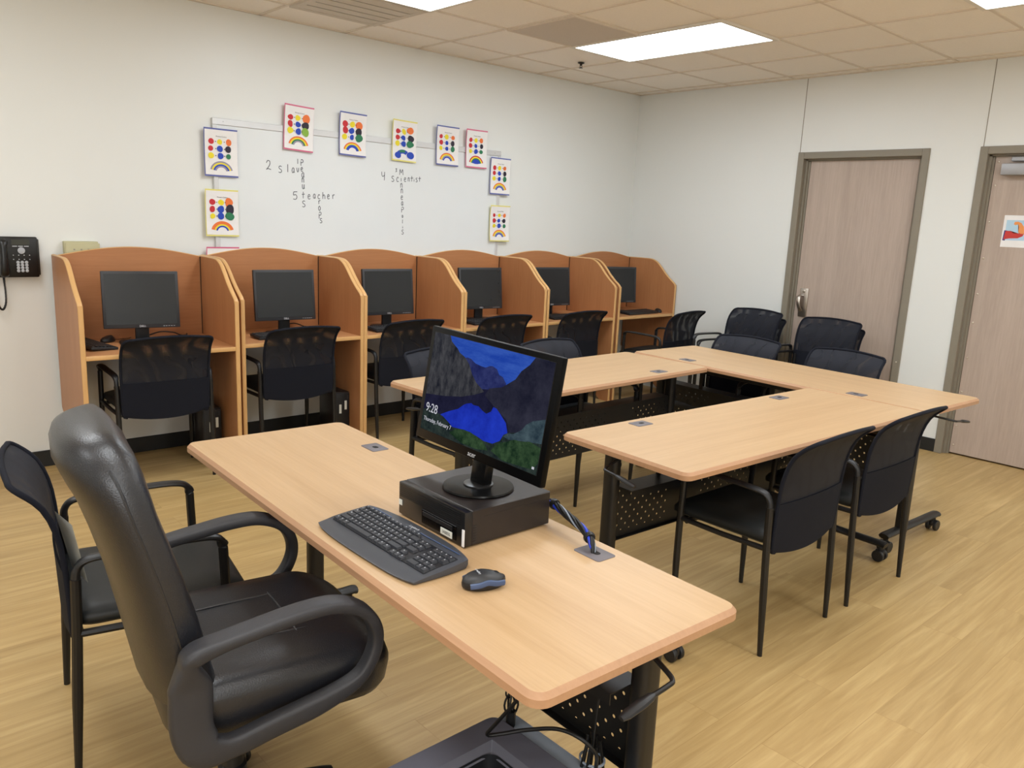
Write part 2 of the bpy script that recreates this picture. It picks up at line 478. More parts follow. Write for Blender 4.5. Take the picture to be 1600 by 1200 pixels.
# ------------------------------------------------------------------ ceiling fixtures
def ceiling_light(x, y, label):
    t = thing('ceiling_light', label, 'ceiling light', (x, y, H), 0, 'recessed fluorescent panels')
    bm = BM()
    w, l = .305, .6075
    for s in (-1, 1):
        box(bm, s*w-.014, s*w+.014, -l+.0141, l-.0141, -.012, 0); box(bm, -w-.014, w+.014, s*l-.014, s*l+.014, -.012, 0)
    obj('light_frame', bm, 'whitemetal', t)
    bm = BM(); box(bm, -w+.014, w-.014, -l+.014, l-.014, -.009, -.003, .001, 1); obj('diffuser', bm, 'light', t)
    return t
ceiling_light(-1.665, -1.61, 'bright rectangular fluorescent panel, the whole one beside the grey return grille')
ceiling_light(-3.495, -1.61, 'bright fluorescent panel cut by top edge, next to the louvred vent')
ceiling_light(-1.665, -4.04, 'bright fluorescent panel just showing in the top right corner')
t = thing('ceiling_vent', 'square louvred air vent in ceiling above whiteboard wall', 'vent', (-3.495, -.695, H))
bm = BM()
for s in (-1, 1):
    box(bm, s*.28-.02, s*.28+.02, -.2599, .2599, -.012, 0); box(bm, -.30, .30, s*.28-.02, s*.28+.02, -.012, 0)
obj('vent_frame', bm, 'ventgrey', t)
bm = BM(); box(bm, -.27, .27, -.27, .27, -.003, .001); obj('vent_backing', bm, 'ventdark', t)
for k in range(5):
    bm = BM(); y = -.21+k*.105
    box(bm, -.26, .26, -.0505, .0505, -.001, .002, M=Matrix.Translation((0, y, -.010)) @ Matrix.Rotation(R(2), 4, 'X')); obj('slat', bm, 'ventgrey', t)
t = thing('return_grille', 'flat grey square return air grille beside the ceiling light', 'vent', (-2.275, -1.305, H))
bm = BM(); box(bm, -.29, .29, -.29, .29, -.006, .0); obj('grille_face', bm, 'returngrey', t)
bm = BM()
for s in (-1, 1):
    box(bm, s*.297-.008, s*.297+.008, -.2889, .2889, -.009, 0); box(bm, -.305, .305, s*.297-.008, s*.297+.008, -.009, 0)
obj('grille_frame', bm, 'grid', t)
t = thing('sprinkler_head', 'small dark fire sprinkler head hanging from the ceiling tile', 'sprinkler', (-1.502, -.643, H)); t.scale = (.8, .8, .75)
bm = BM(); lathe(bm, [(.032, 0), (.034, -.004), (.02, -.012)], 18); obj('escutcheon', bm, 'brass', t)
bm = BM(); lathe(bm, [(.011, -.01), (.012, -.022), (.008, -.03)], 12)
for s in (-1, 1): tube(bm, catmull([(s*.010, 0, -.026), (s*.014, 0, -.036), (s*.004, 0, -.048)], 4), .003, 6)
obj('sprinkler_body', bm, 'brass', t)
bm = BM(); lathe(bm, [(.004, -.046), (.019, -.050), (.02, -.053), (.004, -.054)], 16); obj('deflector', bm, 'brass', t)

# ------------------------------------------------------------------ study carrels
CW = .84
def carrel_proto(label):
    t = thing('study_carrel', label, 'study carrel', (0, 0, 0), 0, 'row of six study carrels')
    hw = CW/2; th = .024
    side = [(0, 1.240), (-.20, 1.240), (-.29, 1.238), (-.335, 1.228), (-.375, 1.207), (-.42, 1.168), (-.47, 1.118), (-.52, 1.075), (-.57, 1.038), (-.588, 1.022), (-.598, 1.0), (-.600, .975)]
    poly = side + [(-.600, 0.0), (-.50, 0.0), (0, .36)]
    for s in (-1, 1):
        xa, xb = (hw-th, hw) if s > 0 else (-hw, -hw+th)
        bm = BM(); prism(bm, poly, 'X', xa, xb)
        sp = obj('side_panel', bm, 'carrel_v', t)
        bm = BM()
        path = [Vector(((xa+xb)/2, y, z)) for y, z in side[:-1]] + [Vector(((xa+xb)/2, -.600, .975)), Vector(((xa+xb)/2, -.600, .5)), Vector(((xa+xb)/2, -.600, 0.002))]
        path = catmull(path, 3)
        tube(bm, path, th/2+.0008, 8, r2=.006, up=(0, -.5, .86) if False else None)
        bm.free(); bm = BM()
        # half-round strip: ellipse always as wide as the panel along x
        rings = []
        for i, p in enumerate(path):
            tt = path[min(i+1, len(path)-1)]-path[max(i-1, 0)]; tt.normalize()
            nn = Vector((1, 0, 0)).cross(tt); nn.normalize()
            rings.append([bm.verts.new(p+Vector((1, 0, 0))*(th/2+.001)*math.cos(a)+nn*.006*math.sin(a)) for a in [2*PI*k/10 for k in range(10)]])
        for a, b in zip(rings, rings[1:]):
            for k in range(10): bm.faces.new((a[k], a[(k+1) % 10], b[(k+1) % 10], b[k]))
        bm.faces.new(rings[0][::-1]); bm.faces.new(rings[-1])
        obj('edge_band', bm, 'band', sp)
        bm = BM()
        box(bm, xa+.001, xb-.001, -.0, .004, .362, 1.238)
        xi = xa-.003 if s > 0 else xb
        box(bm, xi, xi+.003, -.036, -.028, .755, 1.238)
        obj('joint_strip', bm, 'dark', sp)
    # arched back panel
    bm = BM()
    n = 20; w = hw-th
    arch = [(-w+2*w*k/n, 1.238+.052*math.sin(PI*k/n)**1.0) for k in range(n+1)]
    prism(bm, [(-w, .70)]+arch+[(w, .70)], 'Y', -.030, -.010)
    bp = obj('back_panel', bm, 'carrel_h', t)
    bm = BM(); tube(bm, [(x, -.020, z) for x, z in arch], .0105, 8, r2=.004, up=(0, 0, 1)); obj('edge_band', bm, 'band', bp)
    bm = BM(); box(bm, -w, w, -.594, -.031, .726, .750); dk = obj('desktop', bm, 'carrel_d', t)
    bm = BM(); box(bm, -w, w, -.601, -.5945, .7255, .7505, .003, 2); obj('edge_band', bm, 'band', dk)
    return t
c0 = carrel_proto('orange beech study carrel with desktop, leftmost, nearest the wall phone')
c0.location = (-4.668, -.062, 0); c0.rotation_euler = (0, 0, R(-2.6))
CX = [(-3.815, -.012, R(.0), 'orange beech study carrel, second from the wall phone end'),
      (-2.972, -.012, 0, 'orange beech study carrel, third from the wall phone, with a bump-topped chair before it'),
      (-2.128, -.012, 0, 'orange beech study carrel, fourth from the wall phone, third from the corner'),
      (-1.279, -.012, 0, 'orange beech study carrel, second from the room corner'),
      (-.419, -.012, 0, 'orange beech study carrel tight in the room corner against door wall')]
CX[1] = (-2.972, -.012, 0, 'orange beech study carrel, third counting from the wall phone')
for x, y, r, lb in CX:
    o = dup(c0, (x, y, 0), r, lb)
    if x == -.419: o.scale = (.965, 1, 1)

# ------------------------------------------------------------------ carrel equipment
def monitor_proto(label):
    t = thing('monitor', label, 'computer monitor', (0, 0, 0), 0, 'black monitors in the carrels')
    w, h = .408, .328; z0 = .088
    T = Matrix.Translation((0, 0, z0)) @ Matrix.Rotation(R(-6), 4, 'X')
    bm = BM(); box(bm, -w/2, w/2, -.005, .02, 0, h, .004, 2, M=T); box(bm, -w/2+.05, w/2-.05, .018, .05, .03, h-.05, .012, 2, M=T)
    hs = obj('housing', bm, 'dellgrey', t)
    bm = BM(); box(bm, -w/2+.016, w/2-.016, -.0062, -.004, .022, h-.016, M=T); obj('screen', bm, 'screenoff', hs)
    bm = BM()
    for k in range(5): box(bm, .11+k*.014, .118+k*.014, -.0062, -.004, .009, .011, M=T)
    obj('control_button', bm, 'keytop', hs)
    text('logo', 'DELL', .016, 'silver', hs, T @ facing_minus_y(0, -.0055, .011))
    bm = BM(); box(bm, -.038, .038, .03, .055, .004, z0+.10, .008, 2); obj('neck', bm, 'blackplastic', t)
    bm = BM(); slab(bm, .25, .19, .05, [(.0, 0), (.0, .006), (.004, .011), (.03, .014)], cx=0, cy=.0, n=6); obj('stand_base', bm, 'blackplastic', t)
    return t
DZ = .7505
m0 = monitor_proto('dark monitor with grey sheen and its screen angled, in the leftmost carrel')
m0.location = (-4.70, -.32, DZ); m0.rotation_euler = (0, 0, R(-11))
for x, y, r, lb in ((-3.80, -.315, -5, 'dark square monitor in the second carrel from the phone'),
                    (-3.00, -.315, -4, 'dark square monitor in the third carrel from the phone'),
                    (-2.10, -.27, -6, 'dark square monitor in the fourth carrel from the phone'),
                    (-1.335, -.30, -5, 'dark square monitor partly hidden by a partition, second carrel from corner'),
                    (-.495, -.30, -22, 'dark square monitor turned sideways, in the corner carrel')):
    dup(m0, (x, y, DZ), R(r), lb)
def kb_proto(label):
    t = thing('keyboard', label, 'keyboard', (0, 0, 0), 0, 'black keyboards in the carrels')
    T = Matrix.Rotation(R(4), 4, 'X')
    bm = BM(); box(bm, -.215, .215, -.07, .075, .004, .020, .004, 2, M=T); obj('keyboard_body', bm, 'blackplastic', t)
    for yy, nm in ((-.05, 5), (-.031, 0), (-.012, 0), (.007, 0), (.026, 0), (.052, 0)):
        bm = BM()
        for k in range(22):
            x = -.204+k*.0187
            box(bm, x, x+.016, yy, yy+.0155, .019, .0255, .0015, 1, M=T)
        obj('key_row', bm, 'blackplastic', t)
    return t
k0 = kb_proto('black keyboard turned end on against partition, leftmost carrel')
k0.location = (-4.985, -.285, DZ-.001); k0.rotation_euler = (0, 0, R(98))
for x, y, r, lb in ((-3.86, -.44, 0, 'black keyboard lying below the monitor, second carrel from the phone'),
                    (-3.03, -.455, 2, 'black keyboard below the monitor, third carrel from the phone'),
                    (-2.15, -.45, 0, 'black keyboard under the monitor, fourth carrel from the phone'),
                    (-1.30, -.46, -2, 'black keyboard half hidden by partition, second carrel from corner'),
                    (-.38, -.48, 2, 'black keyboard in the corner carrel')):
    dup(k0, (x, y, DZ-.001), R(r), lb)
def mouse_proto(label):
    t = thing('mouse', label, 'computer mouse', (0, 0, 0), 0, 'black wired mice in the carrels')
    bm = BM()
    rings = []
    for z, s in ((0, .9), (.006, 1), (.018, .93), (.028, .72), (.033, .42)):
        rings.append([(.031*s*math.cos(a), .056*s*math.sin(a)-.004*(z/.033), z+.004*math.sin(a)*(z/.033)) for a in [2*PI*k/18 for k in range(18)]])
    loft(bm, rings); obj('mouse_shell', bm, 'blackplastic', t, ang=60)
    bm = BM(); tube(bm, [(-.004, .03, .028), (.004, .03, .028)], .008, 10); obj('scroll_wheel', bm, 'dellgrey', t)
    bm = BM(); tube(bm, catmull([(0, .054, .008), (.01, .10, .003), (.03, .16, .003), (.01, .21, .003)], 5), .002, 6); obj('mouse_cord', bm, 'blackcable', t)
    return t
mm = mouse_proto('black mouse behind the turned keyboard, leftmost carrel')
mm.location = (-4.86, -.20, DZ); mm.rotation_euler = (0, 0, R(-50))
for x, y, r, lb in ((-3.50, -.35, 0, 'black mouse just above the chair back, second carrel from the phone'),
                    (-2.68, -.42, 0, 'black mouse beside the keyboard, third carrel from the phone'),
                    (-1.84, -.43, 0, 'black mouse right of the keyboard, fourth carrel from the phone'),
                    (-.10, -.49, -30, 'black mouse at the right end of keyboard, corner carrel')):
    dup(mm, (x, y, DZ), R(r), lb)
def tower_proto(label):
    t = thing('desktop_computer', label, 'computer', (0, 0, 0), 0, 'black computers under the carrels')
    bm = BM(); box(bm, -.055, .055, -.0, .27, .006, .345, .004, 2); obj('computer_case', bm, 'pcbody', t)
    bm = BM(); box(bm, -.053, .053, -.012, .0, .012, .34, .004, 2); fb = obj('front_bezel', bm, 'blackplastic', t)
    for x, z0 in ((-.012, .20), (.026, .225)):
        bm = BM(); box(bm, x-.008, x+.008, -.0135, -.012, z0, z0+.062)
        obj('sticker', bm, 'label', fb)
    bm = BM(); lathe(bm, [(.014, 0), (.014, .002), (.011, .002)], 20, M=Matrix.Translation((-.01, -.0115, .075)) @ Matrix.Rotation(PI/2, 4, 'X')); obj('emblem', bm, 'grom', fb)
    text('logo', 'DELL', .0085, 'silver', fb, facing_minus_y(-.01, -.0139, .075))
    bm = BM(); box(bm, .035, .045, -.0135, -.011, .30, .325); obj('power_button', bm, 'dellgrey', fb)
    for xx in (-.04, .04):
        bm = BM(); box(bm, xx-.01, xx+.01, .02, .25, 0, .007); obj('case_foot', bm, 'blackplastic', t)
    return t
tw = tower_proto('black tower computer standing on floor under the leftmost carrel')
tw.location = (-4.368, -.46, 0); tw.rotation_euler = (0, 0, R(-4))
dup(tw, (-3.475, -.46, 0), R(-8), 'black tower computer on floor under the second carrel from the phone')
def cord(name, label, cat, pts, r=.003, m='blackcable', group=None, n=6):
    bm = BM(); tube(bm, catmull(pts, n), r, 7)
    o = obj(name, bm, m, None, ang=80)
    return tag(o, label, cat, group)
cord('monitor_cable', 'black cable trailing from the leftmost carrel monitor across the desk', 'cable', [(-4.66, -.27, .785), (-4.58, -.25, .80), (-4.50, -.24, .79), (-4.45, -.22, .768), (-4.40, -.17, .758), (-4.37, -.10, .757)], .004)
cord('monitor_cable', 'black cable trailing right of the second carrel monitor', 'cable', [(-3.76, -.24, .80), (-3.69, -.22, .80), (-3.62, -.20, .775), (-3.57, -.16, .758), (-3.55, -.10, .757)], .004)
cord('power_cord', 'black power cord bunched on the wall under second carrel', 'cable', [(-3.62, -.05, .70), (-3.66, -.10, .55), (-3.65, -.12, .46), (-3.70, -.13, .40), (-3.64, -.12, .36), (-3.69, -.12, .33), (-3.62, -.14, .31), (-3.55, -.17, .30)], .006)
cord('power_cord', 'thin black cord hanging on the wall under second carrel from corner', 'cable', [(-1.52, -.045, .70), (-1.55, -.05, .6), (-1.52, -.05, .5), (-1.56, -.05, .4), (-1.50, -.06, .2), (-1.48, -.05, .05)], .005)

# ------------------------------------------------------------------ whiteboard with handwriting
wb = thing('whiteboard', 'large whiteboard with handwritten crossword words above the carrels', 'whiteboard', (-2.935, 0, .875))
W2 = 1.2; HB = 1.22
bm = BM(); box(bm, -W2+.01, W2-.01, -.014, -.001, .01, HB-.01); obj('writing_surface', bm, 'whiteboard', wb)
bm = BM()
for a in ((-W2, W2, 0, .035), (-W2, W2, HB-.042, HB), (-W2, -W2+.032, .035, HB-.042), (W2-.032, W2, .035, HB-.042)):
    box(bm, a[0], a[1], -.02, -.001, a[2], a[3], .003, 1)
obj('board_frame', bm, 'wbframe', wb)
for x in (-W2+.07, W2-.07):
    bm = BM(); lathe(bm, [(.004, 0), (.003, .001)], 10, M=Matrix.Translation((x, -.0195, HB-.02)) @ Matrix.Rotation(PI/2, 4, 'X')); obj('frame_screw', bm, 'alu', wb)
G = {
 '2': [[(.05, .75), (.3, 1), (.7, .95), (.75, .65), (.4, .3), (.02, .05), (.35, .15), (.95, .08)]],
 's': [[(.85, .9), (.5, 1), (.15, .85), (.25, .6), (.7, .45), (.85, .2), (.5, 0), (.05, .08)]],
 'l': [[(.5, 1), (.48, 0)]],
 '1': [[(.5, 1), (.5, 0)]],
 'i': [[(.5, .68), (.5, 0)], [(.5, .95), (.51, 1)]],
 'a': [[(.8, .85), (.45, 1), (.1, .6), (.15, .15), (.45, .02), (.75, .35), (.82, .9), (.8, .3), (.95, 0)]],
 'v': [[(.05, .95), (.15, .3), (.45, .02), (.75, .4), (.85, .98)]],
 'u': [[(.1, 1), (.1, .35), (.35, 0), (.7, .15), (.85, 1), (.85, .4), (.92, 0)]],
 'e': [[(.1, .5), (.8, .58), (.75, .9), (.4, 1), (.08, .6), (.2, .1), (.6, 0), (.95, .15)]],
 'p': [[(.2, .7), (.2, 0)], [(.2, .85), (.5, 1), (.85, .85), (.75, .55), (.2, .48)]],
 'n': [[(.12, .95), (.12, 0)], [(.12, .6), (.45, 1), (.78, .75), (.85, 0)]],
 '5': [[(.15, .95), (.12, .55), (.55, .62), (.85, .35), (.6, .03), (.05, .05)], [(.15, .95), (.9, 1)]],
 't': [[(.5, 1), (.48, 0)], [(.05, .6), (.98, .66)]],
 'c': [[(.9, .8), (.5, 1), (.1, .55), (.3, .05), (.95, .1)]],
 'h': [[(.12, 1), (.12, 0)], [(.12, .35), (.5, .62), (.82, .4), (.85, 0)]],
 'r': [[(.15, .9), (.2, 0)], [(.18, .5), (.5, .95), (.95, .9)]],
 'o': [[(.5, 1), (.12, .6), (.3, .05), (.75, .1), (.85, .6), (.5, 1)]],
 '4': [[(.05, 1), (.12, .6), (.45, .45), (.85, .65)], [(.88, 1), (.85, .4), (.8, 0)]],
 '3': [[(.1, .95), (.8, .95), (.4, .6), (.8, .3), (.1, .03)]],
 'M': [[(.05, 0), (.15, 1), (.45, .35), (.8, 1), (.95, 0)]],
}
def write(name, letters):
    bm = BM()
    for c, x, z, h in letters:
        w = h*(.85 if c in 'M' else .2 if c in 'li1' else .62 if h < .045 else .5)
        if c in '25': w = .035
        for st in G[c]:
            pts = [(x-w/2+w*px+2.935, -.0145, z-h/2+h*pz-.875) for px, pz in st]
            if len(pts) > 2: pts = catmull(pts, 4)
            tube(bm, pts, .0026, 6, r2=.0007, up=(0, 1, 0))
    obj(name, bm, 'marker', wb)
write('marker_word', [('2', -3.763, 1.831, 0.061), ('s', -3.681, 1.812, 0.043), ('l', -3.627, 1.823, 0.051), ('a', -3.588, 1.812, 0.033), ('v', -3.553, 1.817, 0.029)])
write('marker_word', [('1', -3.554, 1.873, 0.033), ('p', -3.523, 1.867, 0.041), ('e', -3.524, 1.823, 0.026), ('a', -3.516, 1.786, 0.033), ('n', -3.516, 1.751, 0.03), ('u', -3.514, 1.709, 0.03), ('t', -3.515, 1.652, 0.045), ('s', -3.511, 1.593, 0.041)])
write('marker_word', [('5', -3.574, 1.646, 0.052), ('e', -3.471, 1.643, 0.031), ('a', -3.431, 1.649, 0.03), ('c', -3.396, 1.647, 0.03), ('h', -3.357, 1.657, 0.046), ('e', -3.322, 1.651, 0.03), ('r', -3.282, 1.653, 0.03)])
write('marker_word', [('r', -3.392, 1.61, 0.027), ('o', -3.392, 1.569, 0.031), ('p', -3.388, 1.521, 0.046), ('s', -3.38, 1.484, 0.031)])
write('marker_word', [('4', -2.871, 1.822, 0.06), ('s', -2.787, 1.808, 0.04), ('c', -2.745, 1.806, 0.033), ('e', -2.678, 1.809, 0.029), ('n', -2.644, 1.812, 0.029), ('t', -2.617, 1.819, 0.041), ('i', -2.596, 1.812, 0.024), ('s', -2.572, 1.813, 0.029), ('t', -2.545, 1.821, 0.037)])
write('marker_word', [('3', -2.758, 1.871, 0.025), ('M', -2.712, 1.861, 0.041), ('i', -2.713, 1.812, 0.037), ('n', -2.709, 1.764, 0.032), ('n', -2.705, 1.724, 0.033), ('e', -2.704, 1.675, 0.029), ('a', -2.7, 1.633, 0.029), ('p', -2.697, 1.587, 0.041), ('o', -2.696, 1.538, 0.02), ('l', -2.695, 1.5, 0.029), ('i', -2.693, 1.459, 0.02), ('s', -2.692, 1.421, 0.033)])

# ------------------------------------------------------------------ colour-mixing paintings
PAINT = 0
def blob(cx, cz, r, seed, n=16, squash=1.0, spike=.16):
    rr = random.Random(seed)
    ks = [1+rr.uniform(-spike, spike) for _ in range(6)]
    out = []
    for k in range(n):
        a = 2*PI*k/n; f = k/n*6; i = int(f) % 6; t = f-int(f)
        q = ks[i]*(1-t)+ks[(i+1) % 6]*t
        out.append((cx+r*q*math.cos(a), cz+r*q*squash*math.sin(a)))
    return out
def painting(x, z, rot, back, label, seed, bow='mix', big=0, sizes=None, y=-.021):
    t = thing('painting_sheet', label, 'painting', (x, y, z), 0, 'colour mixing paintings around the whiteboard')
    t.rotation_euler = (0, R(rot), 0)
    w, h = .108, .147
    rr = random.Random(seed)
    def curl(u, v): return -.004-.010*abs(v)**3*rr2-.004*u*u
    rr2 = rr.uniform(.3, 1)
    def sheet(w, h, off, dx=0, dz=0):
        bm = BM(); n = 8
        g = [[bm.verts.new((dx+(-1+2*i/n)*w, curl(-1+2*i/n, -1+2*j/n)+off, dz+(-1+2*j/n)*h)) for i in range(n+1)] for j in range(n+1)]
        for j in range(n):
            for i in range(n): bm.faces.new((g[j][i], g[j][i+1], g[j+1][i+1], g[j+1][i]))
        return bm
    o = obj('backing_sheet', sheet(w, h, 0), back, t)
    o = obj('white_sheet', sheet(w-.003, h-.0095, -.0012, .002), 'paper', t)
    def flat(poly, m, nm, lay=0):
        bm = BM(); vs = [bm.verts.new((px, curl(px/w, pz/h)-.0026-.0003*lay, pz)) for px, pz in poly]
        bm.faces.new(vs)
        bmesh.ops.triangulate(bm, faces=bm.faces)
        obj(nm, bm, m, t)
    cols = [['pred', 'pyel', 'porange'], ['pred', 'pblue', 'ppurple'], ['pyel', 'pblue', 'pgreen' if seed % 2 else 'plime']]
    for r_ in range(3):
        for c_ in range(3):
            s = rr.uniform(.0155, .0195)*(1.35 if (c_ == 2 and big) else 1)*(1+.12*big)
            flat(blob(-.062+.056*c_+rr.uniform(-.003, .003), .066-.043*r_+(.012 if big == 2 and (r_, c_) == (0, 2) else 0), s, seed*31+r_*3+c_, 18, rr.uniform(.85, 1.25) if c_ == 2 else 1, .10+.08*big), cols[r_][c_], 'paint_blob', r_*3+c_)
            if c_ < 2:
                flat(blob(-.034+.056*c_, .066-.043*r_, .0035, seed+r_, 8), 'ink', 'sign_mark', 9)
    def arc(r0, r1, m, lay, cx=0, cz=-.118, a0=12, a1=168):
        bm = BM(); n = 18; sc = .9
        pr = None
        for k in range(n+1):
            a = R(a0+(a1-a0)*k/n)
            P = [(cx+r*math.cos(a), cz+sc*r*math.sin(a)) for r in (r0, r1)]
            q = [bm.verts.new((px, curl(px/w, pz/h)-.0026-.0002*lay, pz)) for px, pz in P]
            if pr: bm.faces.new((pr[0], pr[1], q[1], q[0]))
            pr = q
        obj('rainbow_band', bm, m, t)
    if bow == 'blue':
        arc(.038, .070, 'pblue', 1, -.01, -.125, 50, 165); arc(.045, .066, 'pgreen', 3, -.01, -.123, 70, 120)
        flat(blob(-.055, -.105, .026, 5, 18, .8), 'pblue', 'paint_blob', 10); flat(blob(.052, -.100, .032, 6, 18, .8), 'pblue', 'paint_blob', 11)
    else:
        sets = {'mix': ['porange', 'pyel', 'pgreen', 'pgrey'], 'warm': ['porange', 'porange', 'pyel', 'pblue'], 'grey': ['pgrey', 'pyel', 'pblue', 'pgrey'],
                'full': ['pred', 'pyel', 'pgreen', 'pblue'], 'pale': ['porange', 'pyel', 'pgrey', 'pblue'], 'blue2': ['porange', 'pyel', 'pblue', 'pblue']}[bow]
        for k, m in enumerate(sets): arc(.074-.0105*(k+1), .074-.0105*k, m, k)
        if bow == 'full': arc(.004, .034, 'pblue', 5)
    text('title_text', 'Primary Colors', .011, 'ink', t, facing_minus_y(.004, curl(0, .7)-.003, .098), .0001)
    return t
painting(-4.088, 1.883, 0, 'blues', 'colour mixing painting on blue backing, left side of board, upper one', 1, 'grey')
painting(-4.092, 1.510, 0, 'yels', 'colour mixing painting on yellow backing, lower left of the board', 3, 'warm', 1)
painting(-3.551, 2.087, 2.5, 'pink', 'colour mixing painting on pink backing above the word peanuts', 4, 'mix', 1)
painting(-3.137, 2.088, 1.5, 'blues', 'colour mixing painting on blue backing, second along board top from left', 5, 'blue2', 1)
painting(-2.699, 2.085, 1.5, 'yels', 'colour mixing painting on yellow backing with messy blue rainbow', 7, 'blue', 2)
painting(-2.299, 2.086, .5, 'blues', 'colour mixing painting on blue backing, board top, beside the pink one', 9, 'pale')
painting(-2.009, 2.089, 0, 'pink', 'colour mixing painting on pink backing with bold red rainbow, at board top right', 11, 'full')
painting(-1.748, 1.894, .5, 'blues', 'colour mixing painting on blue backing, upper right edge of the board', 13, 'pale')
painting(-1.735, 1.513, 0, 'yels', 'colour mixing painting on yellow backing, right edge, below the blue one', 15, 'pale')
painting(-4.095, 1.148, 0, 'pink', 'sheet on pink backing with only its top showing above the carrels', 17, 'mix')

# ------------------------------------------------------------------ wall phone and outlet box
ph = thing('wall_phone', 'black desk-style telephone with handset mounted on the wall', 'telephone', (-5.245, 0, 1.118))
bm = BM(); box(bm, -.10, .10, -.04, -.0, .01, .21, .005, 2); box(bm, -.112, .09, -.062, -.038, 0, .222, .009, 3); obj('phone_body', bm, 'phone', ph)
bm = BM(); box(bm, -.036, .05, -.0635, -.060, .178, .206); obj('display', bm, 'lcd', ph)
for k in range(3):
    bm = BM(); box(bm, -.034+.028*k, -.011+.028*k, -.065, -.061, .168, .173); obj('soft_key', bm, 'phkey', ph)
bm = BM(); lathe(bm, [(.017, 0), (.018, .003), (.012, .005)], 20, M=Matrix.Translation((.008, -.061, .147)) @ Matrix.Rotation(PI/2, 4, 'X')); obj('navigation_key', bm, 'phkey', ph)
for r_ in range(2):
    for c_ in range(4):
        bm = BM(); lathe(bm, [(.003, 0), (.003, .003), (.002, .0035)], 8, M=Matrix.Translation((-.032+.026*c_, -.061, .122-.023*r_)) @ Matrix.Rotation(PI/2, 4, 'X')); obj('feature_key', bm, 'phkey', ph)
for r_ in range(4):
    for c_ in range(3):
        bm = BM(); lathe(bm, [(.0085, 0), (.0085, .003), (.006, .0045)], 12, M=Matrix.Translation((-.012+.0205*c_, -.061, .083-.0155*r_)) @ Matrix.Rotation(PI/2, 4, 'X')); obj('dial_key', bm, 'phkey', ph)
bm = BM()
tube(bm, catmull([(-.082, -.072, .200), (-.082, -.088, .185), (-.082, -.092, .15), (-.082, -.094, .10), (-.082, -.092, .05), (-.082, -.086, .025), (-.082, -.070, .015)], 5), [.020, .024, .026, .026, .024, .022, .021, .020, .019, .019, .019, .019, .019, .019, .019, .02, .021, .022, .022, .022, .023, .023, .023, .023, .024, .024, .024, .024, .024, .022, .018][:31], 12, r2=.016, up=(0, 1, 0))
hs = obj('handset', bm, 'phone', ph, ang=60)
bm = BM()
path = catmull([(-.085, -.055, .01), (-.083, -.052, -.02), (-.080, -.05, -.08), (-.083, -.05, -.14), (-.098, -.05, -.175), (-.115, -.05, -.16), (-.122, -.05, -.10), (-.118, -.045, -.03), (-.11, -.04, .008)], 14)
coil = []
for i in range(len(path)-1):
    for k in range(4):
        p = path[i].lerp(path[i+1], k/4); a = (i*4+k)*2*PI/5.3
        t_ = (path[i+1]-path[i]).normalized(); u = t_.cross(Vector((0, 1, 0))).normalized(); v = Vector((0, 1, 0))
        coil.append(p+u*.0045*math.cos(a)+v*.0045*math.sin(a))
tube(bm, coil, .0021, 5); obj('coiled_cord', bm, 'phone', hs)
ob = thing('outlet_box', 'beige plastic box on wall just above the leftmost carrel', 'wall box', (-4.928, 0, 1.14))
bm = BM(); box(bm, -.09, .09, -.040, 0, 0, .178, .004, 2); obj('box_body', bm, 'beige', ob)
bm = BM(); box(bm, -.084, .096, -.046, -.039, -.005, .168, .003, 2); cv = obj('box_cover', bm, 'beige', ob)
for k in range(4):
    bm = BM(); box(bm, -.045+.037*k, -.036+.037*k, -.0468, -.0455, .128, .136, M=None); obj('vent_slot', bm, 'ventdark', cv)

# ------------------------------------------------------------------ sign on the right door
sg = thing('door_sign', 'white paper sign with a flexed arm drawing on the right door', 'sign', (.0505, -3.405, 1.622))
bm = BM(); box(bm, -.0008, .0, -.15, .15, -.107, .107); obj('paper_sheet', bm, 'paper', sg)
def sflat(poly, m, nm, lay):   # u to the right (towards -y), v up
    bm = BM(); vs = [bm.verts.new((-.0012-.0004*lay, .15-u, v)) for u, v in poly]; bm.faces.new(vs); bmesh.ops.triangulate(bm, faces=bm.faces); return obj(nm, bm, m, sg)
sflat([(.018, -.06), (.14, -.06), (.14, .075), (.018, .075)], 'skyblue', 'picture_background', 0)
sflat([(.008, -.062), (.024, -.064), (.03, .004), (.012, .006)], 'navy', 'sleeve_cuff', 1)
sflat(catmull2 if False else [(.014, -.056), (.05, -.048), (.10, -.045), (.128, -.03), (.135, -.012), (.125, .002), (.10, -.012), (.07, -.012), (.05, .003), (.02, .002)], 'sleeve', 'upper_arm', 2)
sflat([(.132, -.016), (.134, .01), (.126, .034), (.108, .058), (.088, .066), (.068, .064), (.064, .048), (.075, .042), (.09, .048), (.098, .03), (.098, -.006), (.112, -.014)], 'flesh', 'forearm', 3)
sflat([(.155, -.06), (.275, -.06), (.275, .075), (.155, .075)], 'skyblue', 'picture_background', 0)
sflat([(.150, .03), (.170, .045), (.19, .03), (.18, .01), (.155, .008)], 'navy', 'painted_shape', 1)
sflat([(.150, -.058), (.22, -.055), (.26, -.02), (.22, -.012), (.150, -.012)], 'pink', 'painted_shape', 1)

